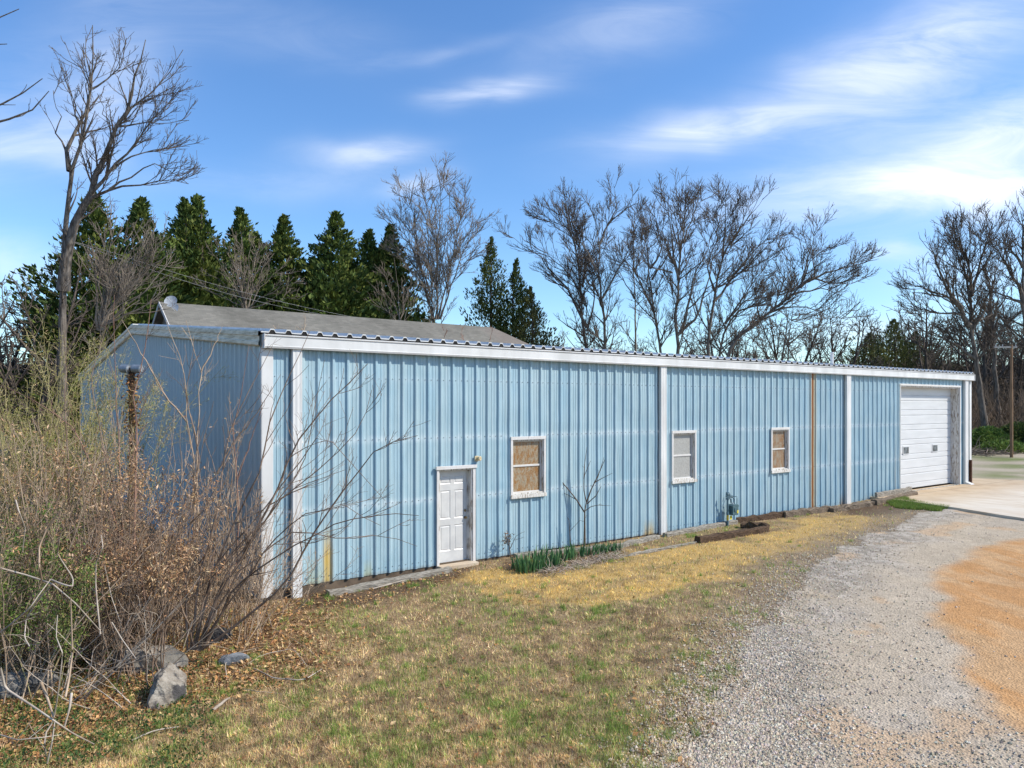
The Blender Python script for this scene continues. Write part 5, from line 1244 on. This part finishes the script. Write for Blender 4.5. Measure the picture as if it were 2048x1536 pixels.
wall_plant('dead_seedling', [(.014, c5((775, 1100), (765, 980), (760, 890), (748, 865))), (.006, c5((765, 980), (850, 890), (880, 905))), ], dep_at(1138, -.3), 'thin dead stem left of the bare sapling', 'plant', M_sap, 6, SAP[1:])
r = wall_plant('withered_plant', [(.013, c5((295, 1180), (275, 1080), (240, 990))), (.009, c5((285, 1120), (330, 1020), (375, 995))), (.009, c5((280, 1100), (240, 1070)))], dep_at(1015, -.35), 'withered plant with curled brown leaves left of the iris clump', 'plant', M_sap, 7, SAP)
rng = np.random.default_rng(8); n = 60; q = np.array([P(*c5((rng.uniform(225, 300), rng.uniform(1000, 1100)))[0], dep_at(1015, -.35)) for _ in range(n)]) + rng.normal(0, .03, (n, 3))
leafmesh('dead_leaves', q - np.array(r.location), rdir(rng, n), rdir(rng, n), rng.uniform(.05, .10, n), rng.uniform(.02, .04, n), pal(rng, n, [(.22, .15, .10), (.32, .23, .16)]), M_dead, r)

# ------------------------------------------------------------------ rocks
import bmesh
def rock(px, py, size, seed, label, c1_, c2_, name='rock', zoff=0.0, rot=0, dark=None):
    p = G(px, py); bm = bmesh.new(); bmesh.ops.create_icosphere(bm, subdivisions=5, radius=1.0); V = np.array([v_.co[:] for v_ in bm.verts]); rng = np.random.default_rng(seed)
    for _ in range(16):
        nrm = norm(rng.normal(0, 1, 3)); dd = rng.uniform(.5, .85); s = V @ nrm; V = V - np.maximum(s - dd, 0)[:, None] * nrm * .95
    f = (fbm(V[:, 0] * 2 + V[:, 2], V[:, 1] * 2 - V[:, 2], .5, seed, 5) - .5); V = V * (1 + .26 * f[:, None]); V = V * size; c_, s_ = math.cos(rot), math.sin(rot)
    V = np.stack([V[:, 0] * c_ - V[:, 1] * s_, V[:, 0] * s_ + V[:, 1] * c_, V[:, 2]], 1)
    for v_, q in zip(bm.verts, V): v_.co = q
    me = bpy.data.meshes.new(name); bm.to_mesh(me); bm.free(); o = link(name, me, None); o.location = (p[0], p[1], p[2] + zoff)
    m, t, b = mat_new('rock_surface', .9, .2); n = t.noise(obj(t), 7, 8, .7); n2 = t.noise(obj(t), 2.6, 5, .6); n3 = t.noise(t.mapping(obj(t), (1, 1, 3)), 14, 6, .7)
    c = t.ramp(n, [(.32, c1_), (.6, c2_)]); c = t.mix(t.ramp(n2, [(.50, 0.0), (.56, .85)]), c, (*(dark or (.05, .05, .055)), 1)); t.l.new(c, b.inputs['Base Color']); bump(t, b, n3, .9, .03)
    me.materials.append(m); tag(o, label, 'rock', 'rocks lying under the thicket'); return o
rock(290, 1335, (.58, .32, .36), 1, 'broad pale boulder under the thicket behind the pointed rock', (.15, .125, .10), (.34, .30, .25), zoff=.02, rot=-.3, dark=(.16, .15, .13))
rock(340, 1395, (.42, .28, .42), 2, 'pointed boulder with black patches standing at the lawn edge', (.16, .13, .10), (.38, .34, .28), zoff=.03, rot=.6, dark=(.035, .035, .04))
rock(470, 1322, (.22, .15, .10), 3, 'flat blue grey stone on the leaf litter', (.12, .13, .14), (.24, .25, .26), zoff=.03, dark=(.08, .09, .10))
rock(436, 1280, (.24, .18, .16), 4, 'dark stone at the foot of the many stemmed shrub', (.03, .03, .03), (.08, .075, .07), zoff=.05)
rock(45, 1385, (.46, .30, .24), 5, 'rounded grey rock at the left edge among ivy', (.12, .12, .11), (.30, .28, .25), zoff=.04, rot=.3, dark=(.08, .08, .08))

# ------------------------------------------------------------------ the thicket at left
M_stem = noisy('brown_stems', (.14, .095, .065), (.31, .225, .165), 3, .85, .15); M_stem2 = noisy('tan_stems', (.27, .195, .13), (.50, .38, .27), 3, .85, .15)
M_cane = noisy('bleached_canes', (.25, .20, .15), (.52, .45, .37), 2.5, .8, .15); M_red = noisy('reddish_stems', (.16, .09, .065), (.30, .18, .13), 3, .8, .15); M_olive = noisy('olive_stems', (.25, .22, .09), (.44, .38, .18), 3, .85)
TH = [dict(n=2.2, len=1.0, ang=(20, 45), up=.3, wob=.10, seg=6, rmin=.0032, rmax=.009, maxf=.6, sides=4), dict(n=2.8, len=.5, ang=(20, 50), up=.2, wob=.12, seg=4, rmin=.0024, rmax=.005), dict(n=3.0, len=.22, ang=(25, 55), up=.1, wob=.14, seg=3, rmin=.0019)]
def shrub(name, limbs, label, cat, seed, mat, spec=TH, group=None, dzs=.25, base=None, leaves=None):
    """limbs: (radius, depth0, depth1, [px...])"""
    rng = np.random.default_rng(seed); T = Tubes(); B = Tubes(); f0 = limbs[0]; b = P(*f0[3][0], f0[1]); g0 = float(H(b[0], b[1])); og = (b[0], b[1], g0); root = empty(name, og, label, cat, group); tips = []
    for (r_, d0, d1, pl) in limbs:
        k = len(pl); w3 = np.array([P(a_, b_, d0 + (d1 - d0) * i / (k - 1)) for i, (a_, b_) in enumerate(pl)]); n = 14; pts = resample(w3, n); j = rng.normal(0, .010, pts.shape); j[0] = 0; pts += j
        rr = r_ * (1 - .8 * np.linspace(0, 1, n)); T.add(pts, rr, 6); spawn(B, rng, pts, rr, 0, spec, tips, .18)
    T.build('stem', mat, root, og)
    if B.items: B.build('twigs', mat, root, og)
    if leaves:
        N, cols, lo, hi, wf, spread = leaves; cs = [c for c, l in tips]; idx = rng.integers(0, len(cs), N); p = np.array([cs[i][rng.integers(1, len(cs[i]))] for i in idx]) + rng.normal(0, spread, (N, 3))
        if len(leaves) : ln = rng.uniform(lo, hi, N); dd = rdir(rng, N); dd[:, 2] -= .5; leafmesh('leaves', p - np.array(og), dd, rdir(rng, N), ln, ln * wf, pal(rng, N, cols, .25), M_dead, root)
    return root
def gb(px, py): return G(px, py)
# multi-stemmed shrub before the corner, arching right over the wall
DB = 10.6
shrub('multi_stem_shrub', [
    (.024, DB, DB + .2, [(395, 1300), (440, 1190), (500, 1090), (560, 960), (600, 880), (660, 800), (735, 730)]), (.022, DB, DB - .4, [(400, 1300), (500, 1230), (560, 1180), (620, 1080), (700, 960), (760, 890), (835, 870)]),
    (.020, DB, DB + .6, [(385, 1300), (420, 1160), (470, 1040), (520, 940), (545, 820), (590, 730), (620, 660)]), (.018, DB, DB + .8, [(380, 1300), (400, 1150), (440, 1000), (450, 880), (500, 780), (545, 690)]),
    (.018, DB, DB - .5, [(405, 1300), (470, 1170), (560, 1110), (660, 1050), (740, 1030), (838, 1030)]), (.016, DB, DB + .3, [(395, 1300), (480, 1140), (590, 1060), (680, 1080), (770, 1070), (835, 1090)]),
    (.018, DB, DB + 1.0, [(375, 1300), (370, 1160), (385, 1020), (400, 900), (370, 800), (385, 700)]), (.015, DB, DB - .8, [(390, 1300), (360, 1200), (300, 1120), (230, 1060), (150, 1040)]),
    (.016, DB, DB + .2, [(395, 1300), (450, 1150), (560, 1000), (650, 930), (720, 860), (745, 780)]), (.016, DB, DB - .3, [(398, 1300), (460, 1200), (540, 1090), (600, 1030), (690, 1010), (760, 1050)]),
    (.014, DB, DB + .5, [(390, 1300), (430, 1120), (520, 1030), (590, 940), (640, 860), (770, 1000)]), (.014, DB, DB + .1, [(385, 1300), (410, 1180), (480, 1090), (540, 1030), (610, 920), (650, 720)])],
    'brown many stemmed bare shrub arching right across the building corner', 'shrub', 51, M_stem)
# saplings in front of the gable end
c_ = [(.022, 12.0, 12.6, [(380, 1180), (390, 1000), (385, 900), (375, 845), (368, 740), (352, 690), (330, 640)], 'first slim sapling in front of the blue gable end, forked low', [(375, 845), (330, 790), (290, 720), (262, 670), (245, 640)]),
      (.020, 12.2, 12.8, [(395, 1150), (392, 960), (400, 800), (402, 745), (385, 690), (372, 640)], 'second slim sapling in front of the gable end, beside the forked one', [(402, 745), (425, 700), (445, 650)]),
      (.020, 11.6, 12.2, [(420, 1190), (435, 1000), (432, 945), (410, 880)], 'short forked sapling in front of the gable end near the corner trim', [(434, 945), (470, 880), (520, 820), (560, 750)]),
      (.018, 12.5, 13.2, [(475, 1130), (475, 960), (465, 860), (485, 770), (500, 690)], 'sapling closest to the white corner trim', [(475, 960), (500, 880), (530, 800)])]
SPS = [dict(n=1.6, len=.7, ang=(20, 45), up=.35, wob=.09, seg=5, rmin=.003, rmax=.007, maxf=.5), dict(n=2.6, len=.3, ang=(20, 50), up=.2, wob=.12, seg=4, rmin=.0024)]
for i, (r_, d0, d1, pl, lab, br) in enumerate(c_): shrub('sapling', [(r_ * .8, d0, d1, pl), (r_ * .7, d0 + .3, d1 - .2, br)], lab, 'sapling', 60 + i, [M_stem2, M_stem2, M_stem, M_red][i], SPS, 'slim saplings in front of the gable end')
# dark single stems through the thicket
for i, (pl, r_, lab) in enumerate([([(300, 1240), (270, 1100), (272, 960), (272, 850), (265, 790), (290, 700), (302, 600)], .020, 'dark upright stem rising past the floodlight post'), ([(150, 1230), (146, 1100), (140, 1000), (132, 880), (130, 740), (128, 660)], .018, 'dark straight stem in the left part of the thicket'),
        ([(255, 1120), (215, 1000), (150, 860), (70, 800), (0, 770)], .016, 'long dark stem leaning far to the left'), ([(255, 1130), (240, 1010), (200, 860), (180, 760), (215, 640)], .016, 'dark stem with a bend left of the floodlight post'), ([(240, 1200), (243, 1050), (238, 900), (228, 700), (226, 590)], .014, 'thin straight stem just left of the floodlight'),
        ([(70, 1250), (60, 1060), (20, 900), (-30, 760)], .014, 'dark stem leaning out at the left edge')]):
    shrub('tall_stem', [(r_, 10.4 + .2 * i, 10.8 + .2 * i, pl)], lab, 'stem', 70 + i, M_stem if i % 2 else M_red, SPS, 'dark stems in the thicket')
# yellow-green fine bush
def thicket(name, pxr, pyr, Dr, nst, label, cat, seed, mat, hgt, leaf=None, spec=None, lean=.35, r0=.010, mask=None, tone=None):
    rng = np.random.default_rng(seed); T = Tubes(); tips = []; cx_ = (pxr[0] + pxr[1]) / 2; Dm = (Dr[0] + Dr[1]) / 2; b = P(cx_, 812, Dm); g0 = float(H(b[0], b[1])); og = (b[0], b[1], g0); root = empty(name, og, label, cat)
    sp = spec or [dict(n=3.2, len=.75, ang=(15, 50), up=.25, wob=.14, seg=5, rmin=.0026, rmax=.005, maxf=.6), dict(n=4, len=.32, ang=(20, 60), up=.1, wob=.18, seg=3, rmin=.002)]
    for _ in range(nst):
        D_ = rng.uniform(*Dr); px = rng.uniform(*pxr); p = P(px, 812, D_); p[2] = float(H(p[0], p[1])) - .03; h_ = hgt(px, D_) * rng.uniform(.6, 1.0) if callable(hgt) else hgt * rng.uniform(.55, 1.)
        d = np.array([rng.normal(0, lean), rng.normal(0, lean), 1.]); c = curve(rng, p, d, h_, 9, .1, .09); rr = np.linspace(r0, .003, 10); T.add(c, rr, 4); tips.append((c, -1)); spawn(T, rng, c, rr, 0, sp, tips, .15)
    T.build('stems', mat, root, og)
    if leaf:
        N, cols, lo, hi, wf, spread, zr = leaf; cs = [c for c, l in tips]; al = np.concatenate(cs); idx = rng.integers(0, len(al), N * 2); p = al[idx] + rng.normal(0, spread, (N * 2, 3)); k = (p[:, 2] > zr[0] + fbm(p[:, 0] * 1., p[:, 1] * 1. + p[:, 2], .5, seed) * 1.0) & (p[:, 2] < zr[1]); k &= rng.uniform(0, 1, len(p)) < sst(.35, .6, fbm(p[:, 0] + p[:, 1] * .5, p[:, 2], .45, seed + 3)) + .12
        p = p[k][:N]; n = len(p); ln = rng.uniform(lo, hi, n); dd = rdir(rng, n, .5 if wf < .2 else -.4); leafmesh('foliage', p - np.array(og), dd, rdir(rng, n), ln, ln * wf, pal(rng, n, cols, .3), M_leaf if cols[0][1] > cols[0][0] else M_dead, root)
    return root
YG = [(.30, .30, .07), (.44, .40, .14), (.24, .25, .06), (.52, .44, .22), (.46, .35, .18)]; TANL = [(.50, .32, .17), (.38, .22, .11), (.60, .43, .26), (.28, .16, .09)]; GRN = [(.10, .17, .035), (.16, .24, .05), (.07, .12, .03), (.22, .27, .07)]
def hy(px, D_): return (CAMZ - .2 + (HOR - np.interp(px, [-200, 40, 120, 175, 215, 250], [550, 560, 560, 600, 690, 860])) / F * D_)
thicket('wispy_green_bush', (-260, 60), None, (11.0, 13.0), 80, 'feathery yellow green bush at the left edge of the thicket', 'bush', 81, M_olive, hy, (30000, YG, .035, .09, .11, .06, (1.2, 9)), lean=.10)
thicket('wispy_green_bush', (60, 215), None, (12.0, 14.5), 75, 'feathery yellow green bush right beside the gable end', 'bush', 82, M_olive, hy, (26000, YG, .035, .09, .11, .06, (1.4, 9)), lean=.08)
def hb2(px, D_): return (CAMZ - .2 + (HOR - np.interp(px, [-200, 60, 180, 250, 300, 360, 430], [690, 740, 760, 800, 830, 950, 1080])) / F * D_)
thicket('leafy_bramble', (120, 330), None, (9.8, 11.6), 95, 'dense bramble full of curled tan dead leaves', 'bramble', 83, M_stem, hb2, (17000, TANL, .03, .075, .30, .035, (.3, 3.2)), lean=.22)
thicket('leafy_bramble', (-200, 120), None, (9.0, 11.2), 85, 'bramble with tan leaves and green runners at the left edge', 'bramble', 84, M_stem2, hb2, (7000, TANL, .03, .07, .32, .05, (1.2, 3.6)), lean=.3)
thicket('green_undergrowth', (-250, 130), None, (9.2, 11.0), 70, 'olive green undergrowth low at the left edge', 'undergrowth', 85, M_olive, 2.4, (36000, GRN, .02, .05, .5, .06, (-.2, 2.9)), lean=.35, r0=.006)
thicket('bare_bramble', (290, 545), None, (11.0, 13.0), 110, 'bare grey brown bramble at the foot of the gable end', 'bramble', 86, M_stem2, 2.5, (1500, TANL, .03, .06, .4, .05, (-.2, 1.2)), lean=.45, r0=.007)
thicket('bare_bramble', (60, 300), None, (9.8, 10.8), 50, 'tangled grey bramble stems in front of the leafy bramble', 'bramble', 87, M_stem2, 2.0, None, lean=.55, r0=.006)
thicket('pale_tangle', (-120, 330), None, (9.0, 10.4), 46, 'tangle of pale leafless canes low in the front of the thicket', 'bramble', 92, M_cane, 2.2, None, [dict(n=1.6, len=.8, ang=(25, 65), up=.1, wob=.18, seg=5, rmin=.003, rmax=.006, maxf=.6), dict(n=2.2, len=.35, ang=(25, 65), up=.0, wob=.2, seg=4, rmin=.0022)], lean=.6, r0=.009)
thicket('sapling_whips', (470, 640), None, (33.5, 35.5), 26, 'thin tan whips rising between the blue building and the long grey roof', 'saplings', 93, M_stem2, lambda px, D_: (CAMZ + (HOR - 618) / F * D_), None, UPW[1:], lean=.09, r0=.022)
thicket('sapling_whips', (850, 1000), None, (40, 42), 16, 'short reddish whips in front of the right part of the grey roof', 'saplings', 94, M_red, lambda px, D_: (CAMZ + (HOR - 645) / F * D_), None, UPW[1:], lean=.06, r0=.022)
hs2 = lambda px, D_: (CAMZ - .2 + (HOR - np.interp(px, [250, 300, 400, 500, 560], [760, 700, 690, 730, 900])) / F * D_)
thicket('sapling_whips', (280, 535), None, (11.3, 13.2), 30, 'thin upright grey brown whips in front of the blue gable end', 'saplings', 88, M_stem2, hs2, (500, TANL, .03, .06, .4, .05, (1.0, 3.5)), SPS, lean=.12, r0=.011)
thicket('sapling_whips', (60, 300), None, (10.0, 12.0), 26, 'thin upright whips standing in the leafy bramble', 'saplings', 89, M_stem2, lambda px, D_: (CAMZ - .2 + (HOR - 650) / F * D_), None, SPS, lean=.16, r0=.010)
# ivy on the ground
rng = np.random.default_rng(90); x, y, dep = rand_screen(rng, 17000, -400, 430, 1230, 1620, .9)
k = (sst(.45, .58, fbm(x, y, .55, 91)) > rng.uniform(0, 1, len(x))) & (rng.uniform(0, 1, len(x)) < sst(1.6, -.6, RX * (x - CX) + RY * (y - CY) + 3.6) + .05); x, y = x[k], y[k]; n = len(x)
tag(leafmesh('ground_ivy', np.stack([x, y, H(x, y) + rng.uniform(.01, .13, n)], 1), rdir(rng, n, .3), rdir(rng, n, 1.5), rng.uniform(.025, .05, n), rng.uniform(.015, .03, n), pal(rng, n, [(.05, .095, .025), (.08, .14, .035), (.035, .07, .02), (.12, .17, .045)]), M_leaf), 'low dark green ivy covering the ground around the rocks', 'ivy', kind='stuff')
# bleached canes and fallen sticks
def c3(*p): return [(a / 2.866, 1000 + b_ / 2.866) for a, b_ in p]
canes = [(c3((0, 390), (150, 430), (300, 480), (430, 590), (575, 750)), 8.6, .011, 'long bleached cane descending to the right from the left edge'), (c3((0, 760), (90, 690), (170, 620), (240, 520), (290, 455)), 8.4, .010, 'bleached cane rising from the left edge to the kinked joint'),
         (c3((290, 455), (350, 480), (415, 498), (420, 450), (330, 310), (340, 220)), 8.5, .010, 'bleached kinked cane with a sharp elbow'), (c3((240, 460), (225, 380), (225, 270), (270, 160), (320, 90)), 8.6, .012, 'pale cane standing upright and leaning right'),
         (c3((575, 770), (560, 620), (548, 480), (550, 360), (590, 270), (580, 200)), 8.8, .010, 'tall bleached cane in the centre of the thicket'), (c3((580, 770), (510, 830), (430, 905)), 8.7, .007, 'short bleached twig hanging from the tall cane'),
         (c3((0, 960), (30, 1080), (170, 1170), (310, 1265), (420, 1340), (540, 1400)), 7.5, .013, 'thick bleached branch lying diagonally in the lower left corner'), (c3((235, 1045), (270, 1130), (310, 1250)), 7.5, .016, 'short broken bleached stub standing in the lower left corner'),
         (c3((410, 1110), (400, 1190), (370, 1300)), 7.3, .014, 'broken pale stub right of the other stub'), (c3((270, 1510), (255, 1400), (265, 1330), (305, 1270), (330, 1130), (360, 880), (320, 780), (330, 660)), 7.6, .009, 'slender upright pale cane through the stubs'),
         (c3((270, 1510), (300, 1380), (315, 1260)), 7.4, .009, 'pale cane bent to a point at the lower left'), (c3((375, 1130), (395, 1030), (415, 880), (405, 560)), 7.9, .012, 'tan upright stick in front of the thicket'),
         (c3((490, 1105), (560, 1000), (700, 945), (880, 905), (1010, 830), (1190, 610)), 8.9, .006, 'long thin tan stem bending over the boulders'), (c3((640, 700), (700, 800), (780, 910)), 8.7, .008, 'short pale stick leaning on the broad boulder'),
         (c3((600, 380), (640, 560), (690, 700), (700, 800)), 9.2, .007, 'pale cane left of the shrub stems'), (c3((0, 1345), (100, 1375), (250, 1360), (350, 1345)), 7.2, .006, 'thin pale stem lying at the bottom left edge'), (c3((90, 0), (110, 70), (145, 160), (130, 300)), 8.8, .008, 'pale bent cane at the upper left of the thicket'),
         (c3((170, 840), (140, 790), (150, 680), (220, 570), (300, 480)), 8.5, .008, 'arched bleached cane near the left edge'), (c3((1050, 850), (1100, 700), (1190, 600), (1250, 640), (1150, 800)), 9.8, .006, 'looped pale stem beside the dark stone')]
for i, (pl, D_, r_, lab) in enumerate(canes):
    rng = np.random.default_rng(400 + i); pts = resample([P(a_, b_, D_ + .12 * math.sin(k * 1.7 + i)) for k, (a_, b_) in enumerate(pl)], 18)
    pts[:, 2] = np.maximum(pts[:, 2], H(pts[:, 0], pts[:, 1]) + r_ * .8); T = Tubes(); rr = r_ * (1 - .5 * np.linspace(0, 1, 18)); T.add(pts, rr, 7)
    spawn(T, rng, pts, rr, 0, [dict(n=1.0, len=.25, ang=(25, 60), up=.1, wob=.12, seg=4, rmin=.0025, rmax=.005)], None, .1)
    o = T.build('dead_cane', M_cane if 'tan' not in lab else M_stem2, None, pts[0]); o.location = pts[0]; tag(o, lab, 'dead stem', 'bleached dead canes in the thicket')
sticks = [(c3((1455, 975), (1570, 1045), (1740, 1055), (1850, 975)), .011, 'curved bleached branch with an upturned end on the leaf litter'), (c3((1400, 960), (1500, 900), (1680, 870), (1780, 985)), .006, 'thin arched twig behind the curved branch'), (c3((755, 1390), (880, 1350), (1025, 1310)), .010, 'straight pale stick beside the green tuft'),
          (c3((1220, 1220), (1270, 1195), (1315, 1150)), .022, 'short broken piece of pale wood right of the pointed rock'), (c3((1300, 1030), (1290, 960), (1330, 900), (1510, 845)), .007, 'thin pale stick crossing the flat stone'), (c3((1380, 1090), (1480, 1120), (1590, 1115)), .006, 'thin twig on the lawn edge'), (c3((1530, 640), (1560, 750), (1680, 810), (1800, 890)), .005, 'long wavy twig lying below the building corner'),
          ([(745, 1180), (775, 1175), (812, 1163)], .013, 'bleached stick on the dark soil below the wall')]
for i, (pl, r_, lab) in enumerate(sticks):
    rng = np.random.default_rng(500 + i); w3 = np.array([G(a_, b_) for a_, b_ in pl]); pts = resample(w3, 12); pts[:, 2] = H(pts[:, 0], pts[:, 1]) + r_ + .01 + .03 * np.sin(np.linspace(0, 3.14, 12)); T = Tubes(); rr = r_ * (1 - .5 * np.linspace(0, 1, 12)); T.add(pts, rr, 7)
    if r_ < .015: spawn(T, rng, pts, rr, 0, [dict(n=1.6, len=.22, ang=(25, 60), up=.05, wob=.12, seg=4, rmin=.002, rmax=.004)], None, .1)
    o = T.build('fallen_stick', M_cane, None, pts[0]); o.location = pts[0]; tag(o, lab, 'stick', 'pale fallen sticks')
# twin floodlight on a leafy post
D_ = 13.2; p = P(264, 812, D_); g0 = float(H(p[0], p[1])); zt_ = P(264, 735, D_)[2] - g0
fl = empty('floodlight_post', (p[0], p[1], g0), 'twin grey floodlight on a dark post wrapped in dead leaves', 'floodlight'); fl.rotation_euler = (0, 0, math.atan2(RY, RX))
MB().cyl((0, 0, -.1), (0, 0, zt_), .06, .05, 10).build('post', W_dark, fl)
M_fl = noisy('grey_lamp_housing', (.14, .17, .20), (.28, .32, .36), 9, .4, .5, .3)
for (xa, xb) in ((-.17, -.03), (.03, .19)):
    h0 = MB().cyl((xa, -.03, zt_ - .02), (xb, -.05, zt_ - .03), .07, .08, 18).build('lamp_housing', M_fl, fl); MB().cyl((xb, -.05, zt_ - .03), (xb + .012, -.051, zt_ - .03), .056, .05, 18).build('lens', M_silver, h0)
MB().box(-.22, .22, -.01, .02, zt_ + .005, zt_ + .03).build('bracket', M_fl, fl)
rng = np.random.default_rng(7); n = 420; q = np.stack([rng.normal(0, .06, n), rng.normal(0, .06, n), rng.uniform(zt_ - 1.1, zt_ - .1, n)], 1)
leafmesh('dead_leaves', q, rdir(rng, n, -.6), rdir(rng, n), rng.uniform(.05, .10, n), rng.uniform(.02, .035, n), pal(rng, n, [(.45, .26, .10), (.30, .16, .07), (.12, .06, .04)]), M_dead, fl)
